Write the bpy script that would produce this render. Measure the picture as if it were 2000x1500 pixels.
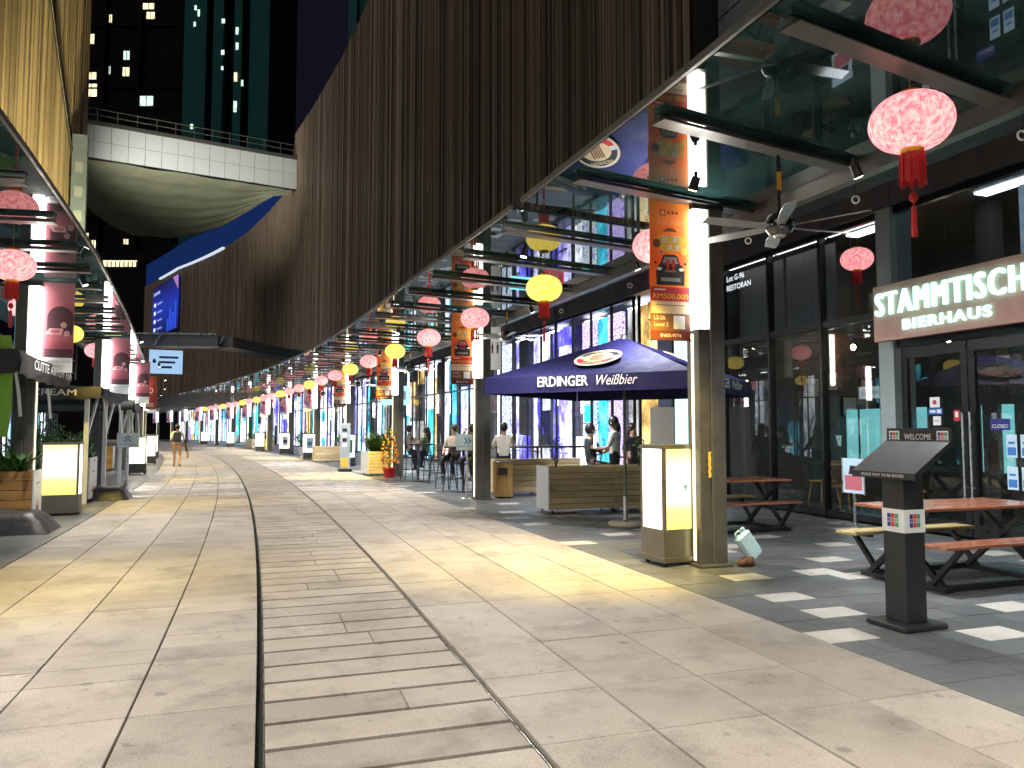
import bpy, bmesh, math, random
from mathutils import Vector, Matrix
import numpy as np

for _o in list(bpy.data.objects):
    bpy.data.objects.remove(_o)
scene = bpy.context.scene
COL = scene.collection
R = math.radians

# ------------------------------------------------------------------ camera
cam_d = bpy.data.cameras.new('camera')
cam = bpy.data.objects.new('camera', cam_d)
COL.objects.link(cam)
cam.location = (0.0, 0.0, 1.5)
cam.rotation_euler = (R(90 + 3.48), 0, 0)
cam_d.sensor_fit = 'HORIZONTAL'
cam_d.sensor_width = 36.0
cam_d.lens = 36.0 * 1480 / 2000
cam_d.clip_start = 0.05
cam_d.clip_end = 3000
scene.camera = cam

# ------------------------------------------------------------------ night sky and faint moonlight
world = bpy.data.worlds.new('World')
scene.world = world
world.use_nodes = True
wn = world.node_tree
for n_ in list(wn.nodes):
    wn.nodes.remove(n_)
w_out = wn.nodes.new('ShaderNodeOutputWorld')
w_bg = wn.nodes.new('ShaderNodeBackground')
w_sky = wn.nodes.new('ShaderNodeTexSky')
w_sky.sky_type = 'NISHITA'
w_sky.sun_disc = False
w_sky.sun_elevation = R(-4.0)
w_sky.sun_rotation = R(200)
w_add = wn.nodes.new('ShaderNodeMix')
w_add.data_type = 'RGBA'
w_add.blend_type = 'ADD'
w_add.inputs[0].default_value = 1.0
w_add.inputs[7].default_value = (0.0003, 0.0006, 0.013, 1)
w_bg.inputs[1].default_value = 0.12
wn.links.new(w_sky.outputs[0], w_add.inputs[6])
wn.links.new(w_add.outputs[2], w_bg.inputs[0])
wn.links.new(w_bg.outputs[0], w_out.inputs[0])

sun_d = bpy.data.lights.new('sun', 'SUN')
sun_d.energy = 0.58
sun_d.angle = R(60)
sun_d.color = (1.0, 0.93, 0.85)
sun = bpy.data.objects.new('sun', sun_d)
COL.objects.link(sun)
sun.rotation_euler = Vector((0.60, 0.35, -0.72)).to_track_quat('-Z', 'Y').to_euler()

vs = scene.view_settings
vs.view_transform = 'Standard'
vs.look = 'None'
vs.exposure = 1.6
vs.gamma = 1.0
scene.cycles.use_denoising = True
scene.cycles.max_bounces = 5
scene.cycles.use_adaptive_sampling = True
scene.cycles.adaptive_threshold = 0.03
scene.cycles.diffuse_bounces = 2
scene.cycles.glossy_bounces = 3
scene.cycles.transmission_bounces = 4
scene.cycles.transparent_max_bounces = 24
scene.cycles.caustics_reflective = False
scene.cycles.caustics_refractive = False
scene.cycles.sample_clamp_indirect = 4.0
scene.cycles.use_light_tree = True

# ------------------------------------------------------------------ street frame: s along the street, n to the right of the pale paving's edge
K, T0, X0, Y0 = 0.00288, 0.3259, 1.393, 8.0
RAD = 1 / K
CX, CY = X0 - RAD * math.cos(T0), Y0 - RAD * math.sin(T0)
def TH(s): return T0 + K * s
def W(s, n, z=0.0):
    t = TH(s)
    return Vector((CX + (RAD + n) * math.cos(t), CY + (RAD + n) * math.sin(t), z))
def lerp_table(tab, s):
    if s <= tab[0][0]: return tab[0][1]
    for (a, b), (c, d) in zip(tab, tab[1:]):
        if s <= c: return b + (d - b) * (s - a) / (c - a)
    return tab[-1][1]

# ------------------------------------------------------------------ object helpers
def tag(o, label=None, cat=None, group=None, kind=None):
    if label: o['label'] = label
    if cat: o['category'] = cat
    if group: o['group'] = group
    if kind: o['kind'] = kind
    return o
def thing(name, label, cat, loc=(0, 0, 0), rz=0.0, group=None):
    o = bpy.data.objects.new(name, None)
    o.empty_display_size = 0.1
    COL.objects.link(o)
    o.location = loc
    o.rotation_euler = (0, 0, rz)
    return tag(o, label, cat, group, 'thing')
def at_street(name, label, cat, s, n, z=0.0, turn=0.0, group=None):
    return thing(name, label, cat, W(s, n, z), TH(s) + turn, group)
def link_mesh(name, me, parent=None, loc=(0, 0, 0), rot=(0, 0, 0), scale=None):
    o = bpy.data.objects.new(name, me)
    COL.objects.link(o)
    o.parent = parent
    o.location = loc
    o.rotation_euler = rot
    if scale: o.scale = scale
    return o
def copy_tree(o, parent=None):
    c = o.copy()
    COL.objects.link(c)
    c.parent = parent
    for ch in list(o.children):
        copy_tree(ch, c)
    return c
ORD = ['nearest', 'second', 'third', 'fourth', 'fifth', 'sixth', 'seventh', 'eighth', 'ninth', 'tenth', 'eleventh', 'twelfth',
       'thirteenth', 'fourteenth', 'fifteenth', 'sixteenth', 'seventeenth', 'eighteenth', 'nineteenth', 'twentieth',
       'twenty-first', 'twenty-second', 'twenty-third', 'twenty-fourth', 'twenty-fifth', 'twenty-sixth', 'twenty-seventh',
       'twenty-eighth', 'twenty-ninth', 'thirtieth']

class MB:
    """collects geometry for ONE mesh object; m is the material slot of the faces added"""
    def __init__(self):
        self.v, self.f, self.m, self.sm = [], [], [], []
    def add(self, vs_, fs, m=0, smooth=False):
        b = len(self.v)
        self.v.extend([tuple(q) for q in vs_])
        for q in fs:
            self.f.append([b + i for i in q])
            self.m.append(m)
            self.sm.append(smooth)
        return self
    def box(self, c, size, rz=0.0, m=0, rot=None):
        x, y, z = size[0] / 2, size[1] / 2, size[2] / 2
        M = rot if rot is not None else Matrix.Rotation(rz, 3, 'Z')
        c = Vector(c)
        vs_ = [c + M @ Vector((sx * x, sy * y, sz * z)) for sz in (-1, 1) for sy in (-1, 1) for sx in (-1, 1)]
        return self.add(vs_, [(0, 2, 3, 1), (4, 5, 7, 6), (0, 1, 5, 4), (2, 6, 7, 3), (0, 4, 6, 2), (1, 3, 7, 5)], m)
    def bbox(self, lo, hi, m=0):
        return self.box([(a + b) / 2 for a, b in zip(lo, hi)], [abs(b - a) for a, b in zip(lo, hi)], m=m)
    def cham(self, c, size, ch, m=0, rz=0.0):
        """box with chamfered vertical and top/bottom edges"""
        x, y, z = size[0] / 2, size[1] / 2, size[2] / 2
        M = Matrix.Rotation(rz, 3, 'Z')
        c = Vector(c)
        def ring(ix, zz):
            X, Y = x - ix, y - ix
            k = ch
            return [(-X + k, -Y, zz), (X - k, -Y, zz), (X, -Y + k, zz), (X, Y - k, zz), (X - k, Y, zz), (-X + k, Y, zz), (-X, Y - k, zz), (-X, -Y + k, zz)]
        rs = [ring(ch, -z), ring(0, -z + ch), ring(0, z - ch), ring(ch, z)]
        vs_ = [c + M @ Vector(q) for r in rs for q in r]
        fs = [tuple(reversed(range(8))), tuple(range(24, 32))]
        for k in range(3):
            for i in range(8):
                j = (i + 1) % 8
                fs.append((k * 8 + i, k * 8 + j, k * 8 + 8 + j, k * 8 + 8 + i))
        return self.add(vs_, fs, m)
    def bar(self, p0, p1, w, h, m=0, up=(0, 0, 1)):
        """rectangular bar from p0 to p1"""
        p0, p1 = Vector(p0), Vector(p1)
        d = (p1 - p0)
        L = d.length
        d.normalize()
        u = Vector(up)
        sdir = d.cross(u)
        if sdir.length < 1e-4:
            sdir = d.cross(Vector((1, 0, 0)))
        sdir.normalize()
        u = sdir.cross(d)
        M = Matrix((sdir, d, u)).transposed()
        return self.box((p0 + p1) / 2, (w, L, h), rot=M, m=m)
    def cyl(self, p0, p1, r0, r1=None, seg=10, m=0, caps=True, smooth=True):
        r1 = r0 if r1 is None else r1
        p0, p1 = Vector(p0), Vector(p1)
        d = (p1 - p0).normalized()
        a = d.cross(Vector((0, 0, 1)))
        if a.length < 1e-3: a = Vector((1, 0, 0))
        a.normalize()
        b = d.cross(a)
        vs_ = []
        for p, r in ((p0, r0), (p1, r1)):
            for i in range(seg):
                t = 2 * math.pi * i / seg
                vs_.append(p + (a * math.cos(t) + b * math.sin(t)) * r)
        self.add(vs_, [(i, (i + 1) % seg, seg + (i + 1) % seg, seg + i) for i in range(seg)], m, smooth)
        if caps:
            self.add(vs_[:seg], [tuple(reversed(range(seg)))], m)
            self.add(vs_[seg:], [tuple(range(seg))], m)
        return self
    def tube(self, pts, r, seg=8, m=0):
        pts = [Vector(q) for q in pts]
        rr = r if isinstance(r, (list, tuple)) else [r] * len(pts)
        rings = []
        ref = None
        for i, p in enumerate(pts):
            d = (pts[min(i + 1, len(pts) - 1)] - pts[max(i - 1, 0)]).normalized()
            if ref is None:
                ref = d.cross(Vector((0, 0, 1)))
                if ref.length < 1e-3: ref = Vector((1, 0, 0))
            a = (ref - d * ref.dot(d)).normalized()
            ref = a
            b = d.cross(a)
            rings += [p + (a * math.cos(2 * math.pi * k / seg) + b * math.sin(2 * math.pi * k / seg)) * rr[i] for k in range(seg)]
        fs = []
        for i in range(len(pts) - 1):
            for k in range(seg):
                j = (k + 1) % seg
                fs.append((i * seg + k, i * seg + j, (i + 1) * seg + j, (i + 1) * seg + k))
        self.add(rings, fs, m, True)
        self.add(rings[:seg], [tuple(reversed(range(seg)))], m)
        self.add(rings[-seg:], [tuple(range(seg))], m)
        return self
    def lathe(self, prof, c=(0, 0, 0), seg=20, m=0, smooth=True):
        vs_ = []
        for r, z in prof:
            for i in range(seg):
                t = 2 * math.pi * i / seg
                vs_.append((c[0] + r * math.cos(t), c[1] + r * math.sin(t), c[2] + z))
        fs = []
        for k in range(len(prof) - 1):
            for i in range(seg):
                j = (i + 1) % seg
                fs.append((k * seg + i, k * seg + j, (k + 1) * seg + j, (k + 1) * seg + i))
        self.add(vs_, fs, m, smooth)
        n = len(prof)
        if prof[0][0] > 1e-4: self.add(vs_[:seg], [tuple(reversed(range(seg)))], m)
        if prof[-1][0] > 1e-4: self.add(vs_[(n - 1) * seg:], [tuple(range(seg))], m)
        return self
    def ell(self, c, r, m=0, seg=14, rings=9, rot=None):
        M = rot or Matrix.Identity(3)
        c = Vector(c)
        vs_ = []
        for k in range(1, rings):
            a = math.pi * k / rings
            for i in range(seg):
                t = 2 * math.pi * i / seg
                vs_.append(c + M @ Vector((r[0] * math.sin(a) * math.cos(t), r[1] * math.sin(a) * math.sin(t), -r[2] * math.cos(a))))
        vs_ += [c + M @ Vector((0, 0, -r[2])), c + M @ Vector((0, 0, r[2]))]
        fs = []
        for k in range(rings - 2):
            for i in range(seg):
                j = (i + 1) % seg
                fs.append((k * seg + i, k * seg + j, (k + 1) * seg + j, (k + 1) * seg + i))
        b, t = len(vs_) - 2, len(vs_) - 1
        for i in range(seg):
            j = (i + 1) % seg
            fs.append((b, j, i))
            fs.append((t, (rings - 2) * seg + i, (rings - 2) * seg + j))
        return self.add(vs_, fs, m, True)
    def poly(self, pts, m=0):
        return self.add(pts, [tuple(range(len(pts)))], m)
    def prism(self, pts, d, m=0):
        """flat polygon pts extruded by vector d"""
        n = len(pts)
        d = Vector(d)
        vs_ = [Vector(q) for q in pts] + [Vector(q) + d for q in pts]
        fs = [tuple(reversed(range(n))), tuple(range(n, 2 * n))] + [(i, (i + 1) % n, n + (i + 1) % n, n + i) for i in range(n)]
        return self.add(vs_, fs, m)
    def text(self, string, o, xa, ya, height, m=0, width=None, align='C', extrude=0.0, bold=0.0, shear=0.0, spacing=1.0):
        """lettering whose capitals are `height` tall; o is the baseline start/centre, xa right, ya up"""
        if bold and ('M' in string or 'W' in string):   # heavy strokes for glyphs that do not take an outline offset
            for q in (-1, 0, 1):
                sh = Vector(xa).normalized() * (q * bold * height * .9) + Vector(xa).cross(Vector(ya)).normalized() * (abs(q) * .0006)
                self.text(string, Vector(o) + sh, xa, ya, height, m, width, align, extrude, 0.0, shear, spacing)
            return self
        V, F = text_mesh(string, extrude > 0, bold, shear, spacing)
        x0, x1, capk = V[:, 0].min(), V[:, 0].max(), 0.73
        k = height / capk
        kx = k if width is None else width / (x1 - x0)
        xo = {'C': (x0 + x1) / 2, 'L': x0, 'R': x1}[align]
        xa, ya = Vector(xa).normalized(), Vector(ya).normalized()
        za = xa.cross(ya)
        o = Vector(o)
        vs_ = [o + xa * ((p[0] - xo) * kx) + ya * (p[1] * k) + za * (p[2] * extrude if extrude else 0) for p in V]
        return self.add(vs_, F, m)
    def mesh(self, name, mats):
        me = bpy.data.meshes.new(name)
        me.from_pydata(self.v, [], self.f)
        mats = mats if isinstance(mats, (list, tuple)) else [mats]
        for q in mats: me.materials.append(q)
        me.polygons.foreach_set('material_index', self.m)
        me.polygons.foreach_set('use_smooth', self.sm)
        me.update()
        return me
    def build(self, name, mats, parent=None, loc=(0, 0, 0), rz=0.0, label=None, rot=None):
        o = link_mesh(name, self.mesh(name, mats), parent, loc, rot or (0, 0, rz))
        if label: o['label'] = label
        return o

_TXT = {}
def text_mesh(string, solid, bold, shear, spacing=1.0):
    key = (string, solid, bold, shear, spacing)
    if key not in _TXT:
        cu = bpy.data.curves.new('lettering', 'FONT')
        cu.body = string
        cu.size = 1.0
        cu.resolution_u = 3
        cu.offset = bold
        cu.shear = shear
        cu.space_character = spacing
        cu.extrude = 0.5 if solid else 0.0
        ob = bpy.data.objects.new('lettering', cu)
        tmp = bpy.data.scenes.new('tmp')
        tmp.collection.objects.link(ob)
        me = ob.to_mesh()
        V = np.array([tuple(q.co) for q in me.vertices])
        F = [tuple(q.vertices) for q in me.polygons]
        ob.to_mesh_clear()
        bpy.data.objects.remove(ob)
        bpy.data.curves.remove(cu)
        bpy.data.scenes.remove(tmp)
        _TXT[key] = (V, F)
    return _TXT[key]

# ------------------------------------------------------------------ materials
def new_mat(name):
    m = bpy.data.materials.new(name)
    m.use_nodes = True
    nt = m.node_tree
    for q in list(nt.nodes): nt.nodes.remove(q)
    out = nt.nodes.new('ShaderNodeOutputMaterial')
    return m, nt, out
def mul_rgb(nt, a, b, fac=1.0, mode='MULTIPLY'):
    mx = nt.nodes.new('ShaderNodeMix')
    mx.data_type = 'RGBA'
    mx.blend_type = mode
    mx.inputs[0].default_value = fac
    for i, q in ((6, a), (7, b)):
        if isinstance(q, (tuple, list)): mx.inputs[i].default_value = (*q[:3], 1)
        else: nt.links.new(q, mx.inputs[i])
    return mx.outputs[2]
def ramp(nt, fac, stops, interp='LINEAR'):
    r = nt.nodes.new('ShaderNodeValToRGB')
    e = r.color_ramp
    e.interpolation = interp
    while len(e.elements) < len(stops): e.elements.new(0.5)
    for el, (p, c) in zip(e.elements, stops):
        el.position = p
        el.color = (*c, 1) if len(c) == 3 else c
    nt.links.new(fac, r.inputs[0])
    return r.outputs[0]
def noise(nt, scale, detail=4, rough=0.55, coord='pos', stretch=None, dist=0.0):
    if coord == 'pos':
        src = nt.nodes.new('ShaderNodeNewGeometry').outputs['Position']
    else:
        src = nt.nodes.new('ShaderNodeTexCoord').outputs['Object']
    if stretch:
        mp = nt.nodes.new('ShaderNodeMapping')
        mp.inputs['Scale'].default_value = stretch
        nt.links.new(src, mp.inputs[0])
        src = mp.outputs[0]
    t = nt.nodes.new('ShaderNodeTexNoise')
    t.inputs['Scale'].default_value = scale
    t.inputs['Detail'].default_value = detail
    t.inputs['Roughness'].default_value = rough
    t.inputs['Distortion'].default_value = dist
    nt.links.new(src, t.inputs['Vector'])
    return t.outputs['Fac']
def grey(v): return (v, v, v)
def pm(name, col, rough=0.5, metal=0.0, var=0.15, vscale=6.0, rnd=0.0, bump=0.0, bscale=60.0, ior=1.5, coord='pos', stretch=None, trans=0.0, sheen=0.0, rvar=0.1):
    m, nt, out = new_mat(name)
    b = nt.nodes.new('ShaderNodeBsdfPrincipled')
    b.inputs['Roughness'].default_value = rough
    b.inputs['Metallic'].default_value = metal
    b.inputs['IOR'].default_value = ior
    if trans: b.inputs['Transmission Weight'].default_value = trans
    if sheen: b.inputs['Sheen Weight'].default_value = sheen
    c = col
    if var:
        nf = noise(nt, vscale, coord=coord, stretch=stretch)
        c = mul_rgb(nt, col, ramp(nt, nf, [(0.25, grey(1 - var)), (0.75, grey(1 + var))]))
        if rvar:
            mr = nt.nodes.new('ShaderNodeMapRange')
            mr.inputs['From Min'].default_value = 0.3
            mr.inputs['From Max'].default_value = 0.7
            mr.inputs['To Min'].default_value = max(0.02, rough - rvar)
            mr.inputs['To Max'].default_value = min(1, rough + rvar)
            nt.links.new(nf, mr.inputs['Value'])
            nt.links.new(mr.outputs[0], b.inputs['Roughness'])
    if rnd:
        oi = nt.nodes.new('ShaderNodeObjectInfo')
        c = mul_rgb(nt, c, ramp(nt, oi.outputs['Random'], [(0, grey(1 - rnd)), (1, grey(1 + rnd))]))
    if isinstance(c, tuple): b.inputs['Base Color'].default_value = (*c, 1)
    else: nt.links.new(c, b.inputs['Base Color'])
    if bump:
        bp = nt.nodes.new('ShaderNodeBump')
        bp.inputs['Strength'].default_value = bump
        bp.inputs['Distance'].default_value = 0.01
        nt.links.new(noise(nt, bscale, 3, coord=coord, stretch=stretch), bp.inputs['Height'])
        nt.links.new(bp.outputs[0], b.inputs['Normal'])
    nt.links.new(b.outputs[0], out.inputs[0])
    return m
def em(name, col, strength, var=0.0, vscale=4.0, sample=True, coord='obj', col2=None, stretch=None):
    m, nt, out = new_mat(name)
    e = nt.nodes.new('ShaderNodeEmission')
    e.inputs[1].default_value = strength
    if var or col2:
        nf = noise(nt, vscale, 4, coord=coord, stretch=stretch)
        c = ramp(nt, nf, [(0.38, tuple(q * (1 - var) for q in col)), (0.62, col2 or tuple(q * (1 + var) for q in col))])
        nt.links.new(c, e.inputs[0])
    else:
        e.inputs[0].default_value = (*col, 1)
    nt.links.new(e.outputs[0], out.inputs[0])
    m.cycles.emission_sampling = 'AUTO' if sample else 'NONE'
    return m
def wood(name, col, dark, rough=0.45, rnd=0.18, axis='y', scale=1.0):
    m, nt, out = new_mat(name)
    b = nt.nodes.new('ShaderNodeBsdfPrincipled')
    st = {'x': (1.2, 14, 14), 'y': (14, 1.2, 14), 'z': (14, 14, 1.2)}[axis]
    src = nt.nodes.new('ShaderNodeTexCoord').outputs['Object']
    oi = nt.nodes.new('ShaderNodeObjectInfo')
    ad = nt.nodes.new('ShaderNodeVectorMath')
    ad.operation = 'ADD'
    sc_ = nt.nodes.new('ShaderNodeVectorMath')
    sc_.operation = 'SCALE'
    sc_.inputs['Scale'].default_value = 37.0
    cmb = nt.nodes.new('ShaderNodeCombineXYZ')
    for i in range(3): nt.links.new(oi.outputs['Random'], cmb.inputs[i])
    nt.links.new(cmb.outputs[0], sc_.inputs[0])
    nt.links.new(src, ad.inputs[0])
    nt.links.new(sc_.outputs[0], ad.inputs[1])
    mp = nt.nodes.new('ShaderNodeMapping')
    mp.inputs['Scale'].default_value = tuple(q * scale for q in st)
    nt.links.new(ad.outputs[0], mp.inputs[0])
    t = nt.nodes.new('ShaderNodeTexNoise')
    t.inputs['Scale'].default_value = 1.0
    t.inputs['Detail'].default_value = 6
    t.inputs['Roughness'].default_value = 0.65
    t.inputs['Distortion'].default_value = 0.6
    nt.links.new(mp.outputs[0], t.inputs['Vector'])
    c = ramp(nt, t.outputs['Fac'], [(0.3, dark), (0.52, col), (0.75, tuple(q * 1.2 for q in col))])
    c = mul_rgb(nt, c, ramp(nt, oi.outputs['Random'], [(0, grey(1 - rnd)), (1, grey(1 + rnd))]))
    nt.links.new(c, b.inputs['Base Color'])
    b.inputs['Roughness'].default_value = rough
    bp = nt.nodes.new('ShaderNodeBump')
    bp.inputs['Strength'].default_value = 0.25
    bp.inputs['Distance'].default_value = 0.004
    nt.links.new(t.outputs['Fac'], bp.inputs['Height'])
    nt.links.new(bp.outputs[0], b.inputs['Normal'])
    nt.links.new(b.outputs[0], out.inputs[0])
    return m
def glass_mat(name, tint=(0.8, 0.85, 0.88), ior=1.55, rough=0.01, boost=1.6):
    m, nt, out = new_mat(name)
    tr = nt.nodes.new('ShaderNodeBsdfTransparent')
    tr.inputs[0].default_value = (*tint, 1)
    gl = nt.nodes.new('ShaderNodeBsdfGlossy')
    gl.inputs['Roughness'].default_value = rough
    gl.inputs[0].default_value = (0.95, 0.97, 1, 1)
    fr = nt.nodes.new('ShaderNodeFresnel')
    fr.inputs[0].default_value = ior
    mu = nt.nodes.new('ShaderNodeMath')
    mu.operation = 'MULTIPLY'
    mu.use_clamp = True
    mu.inputs[1].default_value = boost
    geo = nt.nodes.new('ShaderNodeNewGeometry')   # the inner face of the pane only passes light on
    inv = nt.nodes.new('ShaderNodeMath')
    inv.operation = 'SUBTRACT'
    inv.inputs[0].default_value = 1.0
    nt.links.new(geo.outputs['Backfacing'], inv.inputs[1])
    m3 = nt.nodes.new('ShaderNodeMath')
    m3.operation = 'MULTIPLY'
    nt.links.new(fr.outputs[0], m3.inputs[0])
    nt.links.new(inv.outputs[0], m3.inputs[1])
    nt.links.new(m3.outputs[0], mu.inputs[0])
    mx = nt.nodes.new('ShaderNodeMixShader')
    nt.links.new(mu.outputs[0], mx.inputs[0])
    nt.links.new(tr.outputs[0], mx.inputs[1])
    nt.links.new(gl.outputs[0], mx.inputs[2])
    nt.links.new(mx.outputs[0], out.inputs[0])
    return m
def grad_mat(name, axis, stops, rough=0.5, emit=0.0, transl=0.0):
    """printed colour gradient along an object axis; stops are (object coordinate, colour)"""
    m, nt, out = new_mat(name)
    tc = nt.nodes.new('ShaderNodeTexCoord')
    sp = nt.nodes.new('ShaderNodeSeparateXYZ')
    nt.links.new(tc.outputs['Object'], sp.inputs[0])
    lo, hi = stops[0][0], stops[-1][0]
    mr = nt.nodes.new('ShaderNodeMapRange')
    mr.inputs['From Min'].default_value = lo
    mr.inputs['From Max'].default_value = hi
    nt.links.new(sp.outputs['xyz'.index(axis)], mr.inputs['Value'])
    c = ramp(nt, mr.outputs[0], [((p - lo) / (hi - lo), q) for p, q in stops])
    b = nt.nodes.new('ShaderNodeBsdfPrincipled')
    b.inputs['Roughness'].default_value = rough
    nt.links.new(c, b.inputs['Base Color'])
    if emit:
        nt.links.new(c, b.inputs['Emission Color'])
        b.inputs['Emission Strength'].default_value = emit
    if transl:
        tl = nt.nodes.new('ShaderNodeBsdfTranslucent')
        nt.links.new(c, tl.inputs[0])
        mx = nt.nodes.new('ShaderNodeMixShader')
        mx.inputs[0].default_value = transl
        nt.links.new(b.outputs[0], mx.inputs[1])
        nt.links.new(tl.outputs[0], mx.inputs[2])
        nt.links.new(mx.outputs[0], out.inputs[0])
    else:
        nt.links.new(b.outputs[0], out.inputs[0])
    return m

M = {}
def paving(name, cols, rough, rnd, stain=0.35, sparkle=0.0):
    m, nt, out = new_mat(name)
    b = nt.nodes.new('ShaderNodeBsdfPrincipled')
    c = ramp(nt, noise(nt, 1.1, 3, 0.6), [(0.3, cols[0]), (0.7, cols[1])])
    c = mul_rgb(nt, c, ramp(nt, noise(nt, 110, 2, 0.8), [(0.3, grey(0.66)), (0.7, grey(1.3))]))
    # trodden-in stains with shapes of their own
    c = mul_rgb(nt, c, ramp(nt, noise(nt, 2.1, 4, 0.7), [(0.30, grey(1 - stain)), (0.50, grey(1.0))]))
    c = mul_rgb(nt, c, ramp(nt, noise(nt, 9, 2, 0.5), [(0.26, grey(1 - stain)), (0.33, grey(1.0))]))
    vo = nt.nodes.new('ShaderNodeTexVoronoi')   # trodden gum and drip spots
    vo.inputs['Scale'].default_value = 1.7
    nt.links.new(nt.nodes.new('ShaderNodeNewGeometry').outputs['Position'], vo.inputs['Vector'])
    c = mul_rgb(nt, c, ramp(nt, vo.outputs['Distance'], [(.045, grey(.62)), (.075, grey(1.0))]))
    if rnd:
        oi = nt.nodes.new('ShaderNodeObjectInfo')
        c = mul_rgb(nt, c, ramp(nt, oi.outputs['Random'], [(0, grey(1 - rnd)), (1, grey(1 + rnd))]))
    nt.links.new(c, b.inputs['Base Color'])
    mr = nt.nodes.new('ShaderNodeMapRange')
    mr.inputs['From Min'].default_value = 0.3
    mr.inputs['From Max'].default_value = 0.7
    mr.inputs['To Min'].default_value = rough - 0.12
    mr.inputs['To Max'].default_value = rough + 0.12
    nt.links.new(noise(nt, 2.3, 3), mr.inputs['Value'])
    nt.links.new(mr.outputs[0], b.inputs['Roughness'])
    bp = nt.nodes.new('ShaderNodeBump')
    bp.inputs['Strength'].default_value = 0.35
    bp.inputs['Distance'].default_value = 0.004
    nt.links.new(noise(nt, 120, 1, 0.7), bp.inputs['Height'])
    nt.links.new(bp.outputs[0], b.inputs['Normal'])
    nt.links.new(b.outputs[0], out.inputs[0])
    return m
M['slab'] = paving('pale granite slab', ((0.285, 0.252, 0.212), (0.375, 0.338, 0.292)), 0.55, 0.13, stain=0.36)
M['slab_pale'] = paving('whitish granite slab', ((0.50, 0.49, 0.47), (0.60, 0.59, 0.57)), 0.30, 0.06, stain=0.15)
M['dark_tile'] = paving('charcoal granite tile', ((0.085, 0.092, 0.098), (0.14, 0.144, 0.148)), 0.42, 0.18, stain=0.08)
M['light_tile'] = paving('cream granite tile', ((0.46, 0.44, 0.40), (0.55, 0.53, 0.49)), 0.38, 0.06, stain=0.15)
M['joint'] = pm('dark joint sand', (0.022, 0.018, 0.015), 0.95)
M['ground'] = pm('asphalt ground', (0.045, 0.045, 0.047), 0.8)
M['black'] = pm('black metal', (0.012, 0.012, 0.013), 0.4)
M['blackmatte'] = pm('black powder coat', (0.015, 0.015, 0.016), 0.55, var=0.2)
M['steel'] = pm('grey painted steel', (0.17, 0.165, 0.155), 0.38, 0.6, var=0.12)
M['bronze'] = pm('dark bronze steel', (0.12, 0.115, 0.105), 0.38, 0.35, var=0.15)
M['alu'] = pm('brushed aluminium', (0.55, 0.55, 0.55), 0.3, 0.9, var=0.08)
M['white'] = pm('white painted metal', (0.72, 0.73, 0.73), 0.4, var=0.06)
M['offwhite'] = pm('white laminate', (0.62, 0.64, 0.66), 0.4, var=0.06)
M['white_print'] = pm('white print', (0.85, 0.85, 0.85), 0.5, var=0.0)
M['red'] = pm('red silk', (0.55, 0.02, 0.02), 0.6, var=0.2)
M['gold'] = pm('gold lacquer', (0.8, 0.5, 0.06), 0.35, 0.6)
M['canopy_glass'] = None
m, nt, out = new_mat('dark mirror glass')
b = nt.nodes.new('ShaderNodeBsdfPrincipled')
c = ramp(nt, noise(nt, 0.9, 6, 0.6, dist=0.8), [(0.35, (0.008, 0.024, 0.026)), (0.75, (0.04, 0.105, 0.105))])
nt.links.new(c, b.inputs['Base Color'])
b.inputs['Roughness'].default_value = 0.015
b.inputs['IOR'].default_value = 1.85
nt.links.new(b.outputs[0], out.inputs[0])
M['canopy_glass'] = m
M['glass'] = glass_mat('shop glass', (.96, .97, .98), 1.5, boost=1.0)
M['glass_dark'] = glass_mat('tinted shop glass', (0.84, 0.88, 0.9), 1.55, boost=1.2)
M['wood'] = wood('oiled pine plank', (0.66, 0.53, 0.31), (0.42, 0.31, 0.16), axis='x')
M['wood_red'] = wood('red varnished timber', (0.38, 0.15, 0.085), (0.20, 0.06, 0.03), rough=0.2, axis='y')
M['wood_warm'] = wood('honey timber', (0.45, 0.24, 0.08), (0.26, 0.12, 0.035), axis='x')
M['wood_bin'] = wood('teak batten', (0.45, 0.27, 0.09), (0.28, 0.15, 0.045), axis='z')
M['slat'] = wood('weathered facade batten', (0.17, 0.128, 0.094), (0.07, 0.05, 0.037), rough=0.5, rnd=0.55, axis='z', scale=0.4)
M['slat_back'] = pm('black facade backing', (0.012, 0.010, 0.009), 0.7)
M['panel_grey'] = pm('grey metal cladding', (0.17, 0.20, 0.20), 0.32, 0.3, var=0.12, vscale=0.6)
M['navy'] = pm('navy canvas', (0.003, 0.002, 0.065), 0.75, var=0.12, bump=0.15, bscale=200)
M['tent'] = pm('charcoal canvas', (0.035, 0.036, 0.04), 0.8, var=0.15, bump=0.2, bscale=150)
M['concrete'] = pm('terrazzo base', (0.42, 0.36, 0.28), 0.7, var=0.35, vscale=40, bump=0.4)
M['leaf'] = pm('leaf', (0.045, 0.11, 0.025), 0.45, var=0.35, vscale=9)
M['leaf2'] = pm('pale leaf', (0.09, 0.17, 0.04), 0.45, var=0.35, vscale=9)
M['strip'] = em('white light strip', (1.0, 0.97, 0.90), 9.0)
M['strip_low'] = em('warm light line', (1.0, 0.88, 0.45), 1.6)
M['lightbox'] = em('light box panel', (1.0, 0.93, 0.62), 3.2, col2=(1.0, 0.95, 0.72), vscale=1.5)
M['skin'] = pm('skin', (0.48, 0.28, 0.19), 0.5, var=0.06)
M['hair'] = pm('black hair', (0.01, 0.008, 0.007), 0.4)
M['screen'] = em('phone screen', (0.6, 0.9, 0.9), 1.5, sample=False)

# ================================================================== SETTING: ground and paving
rng = random.Random(7)
g = MB()
g.poly([(-900, -300, -0.08), (900, -300, -0.08), (900, 1500, -0.08), (-900, 1500, -0.08)])
tag(g.build('ground', M['ground']), 'dark ground running out to the horizon', 'ground', kind='structure')

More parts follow.
